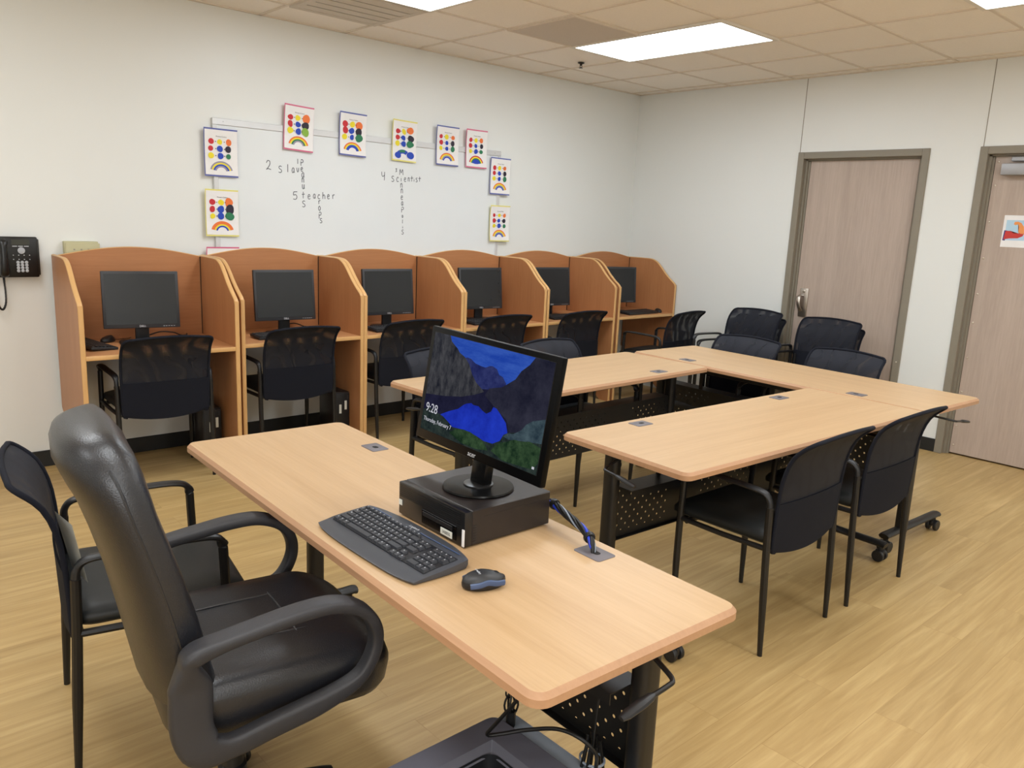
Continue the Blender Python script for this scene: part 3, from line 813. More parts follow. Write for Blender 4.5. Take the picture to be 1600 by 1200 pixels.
# ------------------------------------------------------------------ folding tables
PERF = perforated('perforated_steel', (17, 16, 16), [(-.80, -.42), (-.2, .2), (.42, .80)])
def table_proto(label, Lh, Wd):
    t = thing('folding_table', label, 'table', (0, 0, 0), 0, 'flip top training tables')
    bm = BM()
    slab(bm, 2*Lh, Wd, .035, [(.004, .7215), (0, .7235), (0, .740), (.0095, .750)], [1, 1, 1, 0], n=6)
    for f in bm.faces:
        if f.normal.z > .9 and len(f.verts) > 8: f.material_index = 0
    obj('tabletop', bm, ['top', 'topedge'], t, ang=20)
    yo = .13; xl = Lh-.115
    for s in (-1, 1):
        x = s*xl
        bm = BM(); slab(bm, .05, .062, .02, [(0, .075), (0, .705)], cx=x, cy=yo)
        box(bm, x-.03, x+.03, yo-.09, yo+.07, .690, .7205, .004, 1)
        lg = obj('leg', bm, 'blackmetal', t)
        bm = BM(); tube(bm, [(x, -.26, .085), (x, -.25, .088), (x, .29, .088), (x, .30, .085)], .026, 12, r2=.016, up=(0, 0, 1)); obj('foot', bm, 'blackmetal', lg)
        for y in (-.235, .275):
            bm = BM()
            lathe(bm, [(.012, .05), (.012, .074)], 10, c=(x, y, 0))
            for d in (-.019, .019):
                lathe(bm, [(.0, -.009), (.026, -.009), (.029, -.006), (.029, .006), (.026, .009), (.0, .009)], 18, M=Matrix.Translation((x+d, y, .0295)) @ Matrix.Rotation(PI/2, 4, 'Y'))
            box(bm, x-.012, x+.012, y-.022, y+.022, .025, .058, .008, 2)
            obj('caster', bm, 'blackplastic', lg)
        # flip lever
        bm = BM()
        e = s*(Lh+.028)
        tube(bm, catmull([(s*(xl-.05), .085, .690), (s*(xl+.03), .075, .688), (e-s*.03, .052, .680), (e-s*.004, .040, .676), (e, .022, .674), (e, -.03, .668)], 6), .0055, 8)
        lv = obj('flip_lever', bm, 'blackmetal', t)
        bm = BM(); tube(bm, [(e, -.02, .669), (e, -.03, .668), (e, -.055, .664), (e, -.095, .657), (e, -.11, .654)], [.006, .010, .013, .012, .007], 10, r2=[.006, .008, .008, .007, .005], up=(0, 0, 1)); obj('lever_grip', bm, 'blackplastic', lv)
    # underframe
    bm = BM(); box(bm, -xl, xl, yo-.02, yo+.02, .668, .700, .003, 1)
    for x in (-.5, 0, .5): box(bm, x-.012, x+.012, yo-.004, yo+.004, .555, .67)
    obj('under_beam', bm, 'blackmetal', t)
    bm = BM(); box(bm, -xl+.02, xl-.02, yo+.008, yo+.010, .335, .56)
    mp = obj('modesty_panel', bm, PERF, t)
    bm = BM()
    box(bm, -xl+.02, xl-.02, yo-.088, yo+.010, .560, .563); box(bm, -xl+.02, xl-.02, yo-.090, yo-.087, .535, .563)
    box(bm, -xl+.02, xl-.02, yo-.012, yo+.010, .333, .3355)
    obj('panel_flange', bm, 'blackmetal', mp)
    for x in (-Lh+.385, Lh-.385):
        bm = BM(); slab(bm, .090, .064, .008, [(0, .7495), (0, .7515), (.002, .7525)], cx=x, cy=Wd/2-.072); g = obj('grommet', bm, 'grom', t)
        bm = BM(); slab(bm, .026, .018, .008, [(0, .7523), (0, .7529)], cx=x+.004, cy=Wd/2-.072); obj('cable_slot', bm, 'dark', g)
    return t
tF = table_proto('beech table standing alone with the computer on it', .925, .598)
tF.location = (-4.988, -3.406, 0); tF.rotation_euler = (0, 0, R(-92.4))
tB = table_proto('beech table forming near right arm of U, two chairs tucked along its side', .893, .62)
tB.location = (-3.150, -3.434, 0); tB.rotation_euler = (0, 0, R(-2.4))
tC = dup(tF, (-1.915, -2.861, 0), R(87.2), 'beech table closing the far end of the U, nearest doors')
tC.scale = (1.012, 1.05, 1)
tD = dup(tB, (-3.140, -2.227, 0), R(181.0), 'beech table forming far left arm of U, nearest the carrels')
tD.scale = (1.03, 1.02, 1)

# ------------------------------------------------------------------ guest chairs
def guest_chair(label):
    t = thing('guest_chair', label, 'chair', (0, 0, 0), 0, 'black mesh back guest chairs')
    for s in (-1, 1):
        bm = BM(); p = catmull([(s*.247, .195, 0), (s*.25, .20, .22), (s*.25, .20, .42), (s*.25, .195, .595)], 4)
        tube(bm, p, [.0095+.0045*min(1, i/4) for i in range(len(p))], 10); obj('leg', bm, 'blackmetal', t)
        bm = BM(); p = catmull([(s*.247, -.205, 0), (s*.25, -.195, .22), (s*.25, -.185, .42), (s*.25, -.180, .575)], 4)
        tube(bm, p, [.0095+.0045*min(1, i/4) for i in range(len(p))], 10); obj('leg', bm, 'blackmetal', t)
        bm = BM()
        p = catmull([(s*.25, -.180, .57), (s*.25, -.176, .60), (s*.25, -.155, .623), (s*.252, -.10, .631), (s*.255, .03, .636), (s*.255, .13, .637), (s*.253, .18, .628), (s*.25, .196, .60), (s*.25, .196, .585)], 5)
        n = len(p)
        tube(bm, p, [.012+.009*math.sin(PI*min(1, max(0, (i/n-.15)/.75)))**.7 for i in range(n)], 12, r2=[.012-.003*math.sin(PI*i/n) for i in range(n)], up=(0, -.3, 1))
        obj('armrest', bm, 'blackplastic', t)
    bm = BM()
    for s in (-1, 1): tube(bm, [(s*.25, -.185, .418), (s*.25, .0, .414), (s*.25, .20, .418)], .011, 8)
    tube(bm, [(-.25, -.183, .412), (.25, -.183, .412)], .011, 8); tube(bm, [(-.25, .17, .412), (.25, .17, .412)], .011, 8)
    for s in (-1, 1): tube(bm, catmull([(s*.24, -.175, .41), (s*.225, -.180, .43), (s*.215, -.180, .48), (s*.215, -.188, .56)], 4), .010, 8)
    obj('seat_frame', bm, 'blackmetal', t)
    bm = BM()
    lv = [(.03, .424), (.008, .427), (0, .438), (0, .455), (.010, .468), (.04, .477), (.10, .481)]
    rings = []
    for i, z in lv:
        rings.append([(x, y, z-(.016*max(0, (y-.14)/.14)**2 if z > .43 else 0)) for x, y in rrect(.478-2*i, .47-2*i, max(.01, .06-i*.4), 6, 0, .035)])
    loft(bm, rings); obj('seat', bm, 'vinyl', t, ang=50)
    # backrest shell
    def prof(v):   # v 0..1 -> (y, z)
        P = [(-.203, .375), (-.207, .47), (-.213, .60), (-.226, .70), (-.258, .785), (-.325, .852)]
        f = v*(len(P)-1); i = min(int(f), len(P)-2); q = f-i
        pts = [P[max(0, i-1)], P[i], P[i+1], P[min(len(P)-1, i+2)]]
        out = []
        for k in range(2):
            p0, p1, p2, p3 = [p[k] for p in pts]
            out.append(.5*((2*p1)+(-p0+p2)*q+(2*p0-5*p1+4*p2-p3)*q*q+(-p0+3*p1-3*p2+p3)*q**3))
        return out
    def hw(v):
        w = .226+.012*math.sin(PI*min(1, v*1.25)/2)-.006*v
        r = .10
        if v > 1-r: w -= .048*(1-math.sqrt(max(0, 1-((v-(1-r))/r)**2)))
        if v < .06: w -= .02*(1-v/.06)**2
        return w
    def pt(u, v, off=0):
        y, z = prof(v); w = hw(v)
        z -= .011*u*u*max(0, (v-.6)/.4) - (.022*u*u*max(0, 1-v/.15))
        return Vector((u*w, y+.013*u*u-.002+off, z))
    vs_ = [0, .03, .08, .15, .22, .3, .38, .46, .54, .62, .7, .78, .84, .88, .92, .95, .975, .99, 1.0]
    us = [-1+2*k/14 for k in range(15)]
    def grid(va, vb, thick):
        bm = BM(); vl = [v for v in vs_ if va-1e-6 <= v <= vb+1e-6]
        f = [[bm.verts.new(pt(u, v, thick)) for u in us] for v in vl]
        b = [[bm.verts.new(pt(u, v, -thick)) for u in us] for v in vl] if thick else None
        for j in range(len(vl)-1):
            for i in range(len(us)-1):
                bm.faces.new((f[j][i], f[j][i+1], f[j+1][i+1], f[j+1][i]))
                if b: bm.faces.new((b[j][i+1], b[j][i], b[j+1][i], b[j+1][i+1]))
        if b:
            loop = [(0, i) for i in range(len(us))]+[(j, len(us)-1) for j in range(1, len(vl))]+[(len(vl)-1, i) for i in range(len(us)-2, -1, -1)]+[(j, 0) for j in range(len(vl)-2, 0, -1)]
            for q in range(len(loop)):
                a, c = loop[q], loop[(q+1) % len(loop)]
                bm.faces.new((f[a[0]][a[1]], b[a[0]][a[1]], b[c[0]][c[1]], f[c[0]][c[1]]))
        return bm
    obj('back_mesh', grid(.38, 1, 0), 'meshfab', t, ang=60)
    obj('lumbar_panel', grid(0, .38, .006), 'fabric', t, ang=60)
    bm = BM()
    path = [pt(-1, v) for v in vs_]+[pt(u, 1) for u in us[1:-1]]+[pt(1, v) for v in vs_[::-1]]
    tube(bm, path, .008, 8); obj('back_frame', bm, 'fabric', t, ang=60)
    return t
g0 = guest_chair('black mesh back armchair with paper tag on its back, beside the leather chair')
g0.location = (-5.503, -2.769, 0); g0.rotation_euler = (0, 0, R(-100))
CH = [
 (-4.688, -.468, -3.0, 'black mesh armchair pulled up to the leftmost carrel, beside the phone'),
 (-3.867, -.425, -1, 'black mesh armchair at the second carrel from the phone'),
 (-3.046, -.42, .9, 'black mesh armchair at the third carrel, partly behind the bright monitor'),
 (-2.222, -.45, -1, 'black mesh armchair at the fourth carrel from the phone'),
 (-1.406, -.495, -2, 'black mesh armchair at the carrel second from corner, behind the grey chair top'),
 (-.533, -.854, 4.4, 'black mesh armchair seen from the side, before the corner carrel'),
 (-2.834, -2.100, 183, 'dark armchair tucked behind left table arm, right of the bright monitor'),
 (-3.622, -2.055, 180, 'dark armchair tucked behind left table arm, peeking out left of bright monitor'),
 (-1.769, -2.321, 91, 'dark armchair tucked under the far table, nearer the carrels'),
 (-1.709, -2.962, 88.6, 'dark armchair tucked under far table, nearer the right door'),
 (-3.404, -3.615, -.4, 'black armchair at near right table, the one nearer the computer table'),
 (-2.735, -3.630, -1.5, 'black armchair at near right table, the one farther from the computer table'),
]
for x, y, r, lb in CH: dup(g0, (x, y, 0), R(r), lb)
SX = -.50
for (x, y, r, z, lb) in ((-.458, -1.605, 88, 0, 'lower chair of the stack by the left door frame'),
                         (-.523, -1.605, 88, .055, 'upper chair of the stack by the left door frame, one arm against white wall'),
                         (-.468, -2.276, 91.5, 0, 'lower chair of the stack before the left door'),
                         (-.533, -2.276, 91.5, .055, 'upper chair of the stack right before the left door')):
    dup(g0, (x, y, z), R(r), lb, 'black mesh back guest chairs')
# paper tag hanging on the chair beside the leather chair
bm = BM(); n = 6
for k in range(n): pass
box(bm, -.045, .045, -.2005, -.1995, .56, .715, 0, M=Matrix.Translation((0, 0, 0)) @ Matrix.Translation((.10, -.012, .0)) @ Matrix.Rotation(R(0), 4, 'X'))
bm.free(); bm = BM()
vs = [bm.verts.new(p) for p in ((.09, -.180, .545), (.218, -.150, .545), (.222, -.178, .715), (.09, -.212, .715))]; bm.faces.new(vs)
obj('paper_tag', bm, 'label', g0)

# ------------------------------------------------------------------ leather executive chair (forward = +y)
ex = thing('office_chair', 'high back black leather executive chair in the foreground', 'chair', (-5.470, -3.405, 0), R(-98))
ex.scale = (.96, .96, .96)
bm = BM()
# seat cushion
lv = [(.05, .352), (.018, .358), (.006, .38), (0, .42), (0, .462), (.010, .484), (.04, .502), (.09, .512), (.15, .509)]
rings = []
for i, z in lv:
    ring = []
    for x, y in rrect(.53-2*i, .56-2*i, max(.015, .11-i*.5), 7, 0, .065):
        q = max(0, (y-.17)/.17)
        ring.append((x, y, z-.035*q*q*(1 if z > .43 else .3)+(.012*(abs(x)/.26)**2 if z > .48 else 0)))
    rings.append(ring)
loft(bm, rings); st = obj('seat_cushion', bm, 'leather', ex, ang=60)
bm = BM()
for s in (-1, 1):
    tube(bm, catmull([(s*.10, -.16, .511), (s*.105, -.03, .512), (s*.11, .12, .509), (s*.12, .24, .500), (s*.125, .31, .468)], 5), .0035, 6)
tube(bm, catmull([(-.24, .11, .497), (-.12, .118, .509), (0, .12, .511), (.12, .118, .509), (.24, .11, .497)], 5), .0035, 6)
obj('seam', bm, 'leather', st)
bm = BM(); slab(bm, .46, .44, .10, [(.06, .335), (.01, .342), (0, .350), (.01, .36)], cx=0, cy=.03, n=6); obj('seat_pan', bm, 'blackplastic', ex)
# back: lofted rounded slab
P = [(.415, -.150, .20, .042), (.43, -.155, .230, .058), (.47, -.163, .246, .070), (.56, -.178, .254, .064), (.66, -.196, .258, .060), (.76, -.219, .257, .057), (.86, -.246, .254, .056), (.92, -.263, .250, .057), (.955, -.272, .247, .060), (1.0, -.283, .240, .068), (1.04, -.295, .226, .070), (1.068, -.304, .204, .062), (1.086, -.308, .180, .052), (1.096, -.311, .13, .028)]
bm = BM(); rings = []
for z, yc, w, th in P:
    ring = []
    n = 32
    for k in range(n):
        a = 2*PI*k/n; ca, sa = math.cos(a), math.sin(a)
        ex_ = .55
        x = w*math.copysign(abs(ca)**ex_, ca); yy = th*math.copysign(abs(sa)**.75, sa)
        front = yy > 0
        dy = .028*(x/.25)**2 if True else 0           # wings curve forward
        if front: yy += .012*math.cos(PI*x/.13)*(1 if .5 < z < 1.0 else .3)
        ring.append((x, yc+yy+dy, z+yy*.30))
    rings.append(ring)
rings = [[(x, y-.018*min(1, (z-.4)/.2), .415+(z-.415)*.972) for x, y, z in r_] for r_ in rings]
loft(bm, rings); bk = obj('backrest', bm, 'leather', ex, ang=70)
for s in (-1, 1):
    bm = BM()
    tube(bm, catmull([(s*(w*.985), yc+.028*(w/.25)**2-.006-.018*min(1, (z-.4)/.2), .415+(z-.415)*.972) for z, yc, w, th in P[1:11]], 3), .0045, 6)
    obj('piping', bm, 'leather', bk)
# loop arms
def arm_path(s):
    x = s*.305
    return catmull([(x*.98, -.178, .592), (x, -.168, .618), (x, -.12, .632), (x, -.03, .647), (x, .07, .660), (x, .15, .658), (x, .215, .628), (x, .247, .575), (x, .245, .515), (x, .205, .455), (x*.99, .12, .418), (x*.98, 0, .392), (x*.98, -.09, .375), (x*.98, -.15, .385), (x*.97, -.175, .44), (x*.97, -.175, .53)], 6, closed=True)
for s in (-1, 1):
    bm = BM(); p = arm_path(s)
    n = len(p)
    wd = []; hd = []
    for q in p:
        top = max(0, min(1, (q.z-.545)/.05))
        rear = max(0, min(1, (-.10-q.y)/.06))
        bot = max(0, min(1, (.46-q.z)/.05)); wd.append(.021+.009*top); hd.append(.0155+.030*rear*(1-.85*top)+.010*bot*(1-rear))
    rings = []
    for i, q in enumerate(p):
        t_ = (p[(i+1) % n]-p[i-1]).normalized(); nn = Vector((1, 0, 0)).cross(t_).normalized()
        rings.append([bm.verts.new(q+Vector((1, 0, 0))*wd[i]*math.copysign(abs(math.cos(a))**.5, math.cos(a))+nn*hd[i]*math.copysign(abs(math.sin(a))**.5, math.sin(a))) for a in [2*PI*k/20 for k in range(20)]])
    for i in range(n):
        a, b = rings[i], rings[(i+1) % n]
        for k in range(20): bm.faces.new((a[k], a[(k+1) % 20], b[(k+1) % 20], b[k]))
    obj('armrest', bm, 'armplastic', ex, ang=70)
# bracket, lift, base
bm = BM(); box(bm, -.09, .09, -.14, .12, .295, .345, .012, 2); box(bm, -.035, .035, -.20, -.10, .36, .46, .01, 2); mech = obj('tilt_mechanism', bm, 'blackmetal', ex)
bm = BM(); tube(bm, catmull([(.08, .02, .355), (.16, .03, .352), (.20, .035, .345)], 4), .006, 8); tube(bm, catmull([(.195, .03, .345), (.225, .04, .34), (.25, .045, .352), (.265, .048, .372)], 4), .015, 8, r2=.007, up=(0, 0, 1)); obj('height_lever', bm, 'blackplastic', mech)
bm = BM(); tube(bm, [(.0, .12, .35), (.0, .17, .345)], .012, 10); lathe(bm, [(.0, -.02), (.028, -.018), (.03, 0), (.026, .018), (.0, .02)], 16, M=Matrix.Translation((0, .185, .342)) @ Matrix.Rotation(PI/2, 4, 'X')); obj('tension_knob', bm, 'blackplastic', mech)
bm = BM(); lathe(bm, [(.036, .10), (.036, .20), (.028, .205), (.028, .40)], 20); obj('gas_lift', bm, 'blackplastic', ex)
base = None
bm = BM()
lathe(bm, [(.05, .075), (.055, .085), (.055, .11), (.04, .125)], 20)
for k in range(5):
    a = 2*PI*k/5+R(90)
    d = Vector((math.cos(a), math.sin(a), 0))
    tube(bm, [d*.03+Vector((0, 0, .10)), d*.15+Vector((0, 0, .095)), d*.25+Vector((0, 0, .078)), d*.27+Vector((0, 0, .075))], [.03, .026, .021, .017], 10, r2=[.022, .018, .014, .012], up=(0, 0, 1))
base = obj('star_base', bm, 'blackplastic', ex)
for k in range(5):
    a = 2*PI*k/5+R(90); d = Vector((math.cos(a), math.sin(a), 0))*.26
    bm = BM(); lathe(bm, [(.009, .05), (.009, .075)], 8, c=d)
    for s in (-1, 1):
        lathe(bm, [(0, -.009), (.024, -.009), (.0275, -.005), (.0275, .005), (.024, .009), (0, .009)], 16, M=Matrix.Translation(d+Vector((0, 0, .028))) @ Matrix.Rotation(a+PI/3, 4, 'Z') @ Matrix.Translation((0, s*.016, 0)) @ Matrix.Rotation(PI/2, 4, 'X'))
    box(bm, -.02, .02, -.01, .01, .02, .052, .006, 2, M=Matrix.Translation((d.x, d.y, 0)) @ Matrix.Rotation(a+PI/3, 4, 'Z'))
    obj('caster', bm, 'blackplastic', base)

for ch in ex.children:
    if ch.name.split('.')[0] not in ('star_base', 'gas_lift'): ch.location.z = .065
    else: ch.location = (.04, -.029, 0)

# ------------------------------------------------------------------ computer on the near table
TZ = .750
pc = thing('desktop_computer', 'black desktop computer case lying flat on table beneath the bright monitor', 'computer', (-4.892, -3.603, TZ), R(-91))
# local: +x right of the front as seen by the user, -y towards the user
bm = BM(); box(bm, -.147, .147, -.115, .150, .004, .095, .002, 1); box(bm, -.1475, .1475, -.08, .150, .0725, .0745); obj('computer_case', bm, 'pcbody', pc)
bm = BM(); box(bm, -.147, .147, -.138, -.114, .004, .0945, .003, 2)
for k in range(7): box(bm, -.14, .13, -.1392, -.1375, .055+.0052*k, .0575+.0052*k)
fb = obj('front_bezel', bm, 'satin', pc)
bm = BM(); box(bm, -.035, .115, -.1400, -.1370, .012, .050, .001, 1); obj('drive_bay', bm, 'gloss', fb)
bm = BM(); box(bm, -.03, .10, -.1412, -.1398, .034, .046, .001, 1); obj('optical_drive', bm, 'blackplastic', fb)
bm = BM(); box(bm, .052, .100, -.1416, -.1395, .012, .029, 0); stk = obj('asset_sticker', bm, 'label', fb)
text('sticker_text', '1A0055', .011, 'ink', stk, facing_minus_y(.076, -.142, .0205), .0001)
bm = BM(); box(bm, .1385, .1474, -.1396, -.1378, .006, .050, 0); wst = obj('white_sticker', bm, 'paper', fb)
bm = BM()
for k in range(7): box(bm, .1484, .1487, -.112, -.100, .012+.007*k, .014+.007*k)
obj('side_marking', bm, 'dellgrey', pc)
bm = BM(); box(bm, -.144, -.13, -.1392, -.1375, .03, .045); obj('corner_sticker', bm, 'label', fb)
for x in (-.11, .11):
    for y in (-.09, .11):
        bm = BM(); lathe(bm, [(.012, 0), (.012, .005)], 12, c=(x, y, 0)); obj('case_foot', bm, 'blackplastic', pc)

mo = thing('monitor', 'bright widescreen monitor showing a mountain lake lock screen', 'computer monitor', (-4.885, -3.618, TZ+.0955), R(-90.5))
bm = BM(); lathe(bm, [(.094, 0), (.096, .003), (.094, .007), (.06, .009), (.03, .010)], 48); obj('stand_base', bm, 'gloss', mo, ang=20)
bm = BM(); lathe(bm, [(.040, .0095), (.040, .0125), (.036, .0135)], 32, c=(0, .0, 0)); obj('stand_ring', bm, 'satin', mo)
bm = BM(); box(bm, -.029, .029, -.016, .016, .008, .10, .006, 2, M=Matrix.Translation((0, .006, 0)) @ Matrix.Rotation(R(-8), 4, 'X')); obj('neck', bm, 'gloss', mo)
MW, MH = .526, .322
TM = Matrix.Translation((-.008, -.014, .078)) @ Matrix.Rotation(R(1.2), 4, 'Y') @ Matrix.Rotation(R(-8.5), 4, 'X')
bm = BM(); box(bm, -MW/2, MW/2, -.004, .016, 0, MH, .004, 2, M=TM); box(bm, -.17, .17, .014, .042, .04, .26, .012, 2, M=TM); mh = obj('housing', bm, 'bezel', mo)
SW, SH = .488, .279; sx0, sz0 = -SW/2, .027
bm = BM(); box(bm, sx0-.001, sx0+SW+.001, -.0046, -.0035, sz0-.001, sz0+SH+.001, M=TM); obj('screen', bm, 'dark', mh)
SCR = dict(
 sky=emis('screen_sky', (36, 74, 182), .75, rgb2=(66, 106, 206), nscale=5, stretch=(2, 2, 9)),
 left=emis('screen_cliff_left', (34, 36, 46), .75, rgb2=(86, 86, 90), nscale=26, stretch=(2, 1, .9)),
 mid=emis('screen_far_mountain', (32, 38, 92), .75, rgb2=(62, 70, 124), nscale=26),
 right=emis('screen_cliff_right', (30, 31, 48), .75, rgb2=(58, 58, 74), nscale=12),
 refl=emis('screen_reflection', (28, 28, 50), .75, rgb2=(42, 42, 68), nscale=20),
 lake=emis('screen_lake', (24, 38, 158), .75, rgb2=(44, 74, 226), nscale=6),
 veg=emis('screen_shore', (24, 34, 38), .75, rgb2=(60, 72, 66), nscale=40),
 rock=emis('screen_rock', (40, 56, 68), .75, rgb2=(84, 104, 112), nscale=30),
 bush=emis('screen_bush', (24, 46, 32), .75, rgb2=(66, 92, 62), nscale=45),
 text=emis('screen_text', (225, 225, 235), .75))
PIC = [('sky', [(.1, .5), (.95, .5), (.95, 1), (.1, 1)]),
 ('mid', [(0.28, 0.80), (0.32, .835), (0.355, 0.831), (.40, .80), (0.449, 0.791), (0.487, 0.789), (.52, .815), (0.543, 0.821), (0.581, 0.804), (0.605, 0.759), (0.635, 0.75), (0.67, 0.697), (0.66, 0.60), (0.492, 0.54), (0.42, 0.55)]),
 ('refl', [(0.0, 0.02), (0.0, 0.5), (0.477, 0.58), (0.548, 0.60), (0.80, 0.55), (0.9, 0.2), (0.553, 0.05)]),
 ('left', [(0.0, 1.0), (0.145, 1.0), (0.165, 0.947), (0.20, .915), (0.227, 0.893), (0.25, .86), (0.303, 0.83), (0.349, 0.775), (0.386, 0.691), (0.432, 0.625), (0.51, 0.564), (0.43, 0.505), (0.33, 0.45), (.18, .40), (0.0, 0.36)]),
 ('right', [(0.855, 1.0), (0.823, 0.925), (0.768, 0.848), (0.735, 0.763), (0.676, 0.693), (0.64, .655), (0.591, 0.632), (0.546, 0.61), (0.519, 0.535), (0.619, 0.45), (0.72, 0.38), (0.76, 0.27), (1.0, 0.377), (1.0, 1.0)]),
 ('lake', [(0.168, 0.209), (0.24, .27), (0.314, 0.322), (0.36, 0.382), (0.38, .40), (0.42, 0.421), (0.44, .41), (0.484, 0.415), (0.519, 0.388), (0.555, 0.372), (0.589, 0.405), (0.603, 0.455), (.63, .45), (0.666, 0.413), (0.719, 0.351), (0.743, 0.271), (0.724, 0.20), (0.699, 0.13), (0.645, 0.10), (0.563, 0.07), (0.4, 0.05), (0.25, 0.07)]),
 ('veg', [(0.0, 0.20), (0.059, 0.235), (.12, .215), (0.192, 0.20), (0.25, 0.163), (0.291, 0.13), (0.404, 0.150), (0.507, 0.135), (0.572, 0.116), (0.643, 0.123), (0.696, 0.173), (0.716, 0.24), (0.752, 0.275), (0.835, 0.311), (0.956, 0.352), (1.0, 0.259), (1.0, 0.0), (0.0, 0.0)]),
 ('rock', [(0.712, 0.225), (0.742, 0.264), (0.79, .28), (0.843, 0.339), (0.87, .40), (0.913, 0.45), (1.0, 0.50), (1.0, 0.281), (0.915, 0.262), (0.759, 0.214)]),
 ('bush', [(0.64, 0.055), (0.67, .12), (0.699, 0.158), (.75, .19), (0.801, 0.233), (.86, .24), (0.915, 0.266), (1.0, 0.246), (0.999, 0.108), (0.965, 0.037), (0.847, 0.02), (.74, .01)]),
 ('bush', [(0.27, 0.066), (.33, .13), (0.404, 0.147), (0.45, .15), (0.495, 0.136), (0.573, 0.104), (0.617, 0.044), (0.521, 0.016), (0.391, 0.014)])]
bm = BM(); keys = list(SCR)
for lay, (k, poly) in enumerate(PIC):
    vs = [bm.verts.new(TM @ Vector((sx0+SW*u, -.0048-.00012*lay, sz0+SH*v))) for u, v in poly]
    f = bm.faces.new(vs); f.material_index = keys.index(k)
bmesh.ops.triangulate(bm, faces=bm.faces)
obj('screen_picture', bm, [SCR[k] for k in keys], mh, ang=1)
text('clock_text', '9:28', .036, SCR['text'], mh, TM @ facing_minus_y(sx0+.012, -.0064, sz0+.065) @ Matrix.Scale(.9, 4, (1, 0, 0)), .0001, 'LEFT')
text('date_text', 'Thursday, February 7', .0165, SCR['text'], mh, TM @ facing_minus_y(sx0+.010, -.0064, sz0+.032) @ Matrix.Scale(.9, 4, (1, 0, 0)), .0001, 'LEFT')
bm = BM(); box(bm, sx0+SW-.018, sx0+SW-.010, -.0066, -.0062, sz0+.012, sz0+.018, M=TM); obj('network_icon', bm, SCR['text'], mh)
text('logo', 'acer', .019, 'silver', mh, TM @ facing_minus_y(-.005, -.0045, .012))

# keyboard with individual keys
kb = thing('keyboard', 'slate multimedia keyboard with rounded ends on the computer table', 'keyboard', (-5.163, -3.622, TZ), R(-90.5))
bm = BM()
n = 28
def kbz(y): return .012+.016*(y+.095)/.19 if y > -.045 else .0085+.0115*(y+.098)/.053*.6
def outline(ins):
    pts = []
    for k in range(n+1):       # front edge, gently bowed
        x = -.218+.436*k/n; pts.append((x*(1-ins/.218), -.094+.006*(1-(x/.218)**2)*-1+ins+.012*(abs(x)/.218)**6))
    for k in range(1, 8):
        q = k/8; pts.append((.218-ins+.004*math.sin(PI*q), -.076+.150*q))
    for k in range(n+1):
        x = .218-.436*k/n; pts.append((x*(1-ins/.218), .080+.013*(1-(x/.218)**2)-ins-.010*(abs(x)/.218)**6))
    for k in range(1, 8):
        q = k/8; pts.append((-.218+ins-.004*math.sin(PI*q), .074-.150*q))
    return pts
o0 = outline(.003); o1 = outline(0); o2 = outline(.004)
loft(bm, [[(x, y, .002) for x, y in o0], [(x, y, .006+.3*(kbz(y)-.006)) for x, y in o1], [(x, y, kbz(y)-.002) for x, y in o1], [(x, y, kbz(y)) for x, y in o2]])
obj('keyboard_body', bm, 'kbody', kb, ang=30)
bm = BM()
TK = Matrix.Translation((0, 0, .0125)) @ Matrix.Rotation(math.atan2(.016, .19), 4, 'X')
DX0 = -.203
box(bm, DX0-.002, .207, -.048, .052, .004, .0088, .003, 2, M=TK); obj('key_deck', bm, 'deck', kb)
KC = {}
def key(x, y, w, d=.0165):
    kk = (round(w, 4), d)
    if kk not in KC:
        b = BM(); a = .0017
        loft(b, [[(px, py, 0) for px, py in rrect(w, d, .0012, 2)], [(px, py, .0052) for px, py in rrect(w-2*a, d-2*a, .0018, 2)]])
        for f in b.faces: f.material_index = 0
        if w < .03:
            vs = [b.verts.new(p) for p in ((-w*.22, .0015, .0055), (-w*.05, .0015, .0055), (-w*.05, .0048, .0055), (-w*.22, .0048, .0055))]
            f = b.faces.new(vs); f.material_index = 1
        o = obj('key', b, ['keycap', 'keytop'], kb); KC[kk] = o.data
    else:
        o = bpy.data.objects.new('key', KC[kk]); COL.objects.link(o); o.parent = kb
    o.matrix_local = TK @ Matrix.Translation((x, y, .0088))
U = .0183
def row(y, ws, x0=DX0, d=.0165):
    x = x0
    for w in ws:
        if w > 0: key(x+w*U/2, y, w*U-.0016, d)
        x += abs(w)*U
ys = [-.038, -.0195, -.001, .0175, .036]
row(ys[4], [1]*13+[1.9]); row(ys[3], [1.45]+[1]*12+[1.45]); row(ys[2], [1.7]+[1]*11+[2.2]); row(ys[1], [2.2]+[1]*10+[2.7]); row(ys[0], [1.2, 1, 1.2, 5.9, 1.2, 1, 1.2, 1.2])
row(.0535, [1]+[-.25]+[1, 1, 1, 1]+[-.3]+[1, 1, 1, 1]+[-.3]+[1, 1, 1, 1], d=.010)
xn = DX0+15.15*U
row(ys[4], [1, 1], xn); row(ys[3], [1, 1], xn); row(ys[2], [2.0], xn)
xa = DX0+15.0*U
row(ys[1]-.004, [-1, 1], xa-.35*U); row(ys[0]-.004, [1, 1, 1], xa-.35*U)
xp = DX0+18.35*U
row(ys[4], [1, 1, 1, 1], xp); row(ys[3], [1, 1, 1, 1], xp); row(ys[2], [1, 1, 1], xp); row(ys[1], [1, 1, 1, 1], xp); row(ys[0], [2, 1, 1], xp)
for a in ((-.19, -.10), (.03, .115), (.12, .19)):
    bm = BM(); box(bm, a[0], a[1], .066, .069, .0086, .0096, M=TK); obj('media_strip', bm, 'bluegrey', kb)
text('logo', 'Logitech', .012, 'keytop', kb, TK @ Matrix.Translation((-.005, .0735, .0093)), .0001)

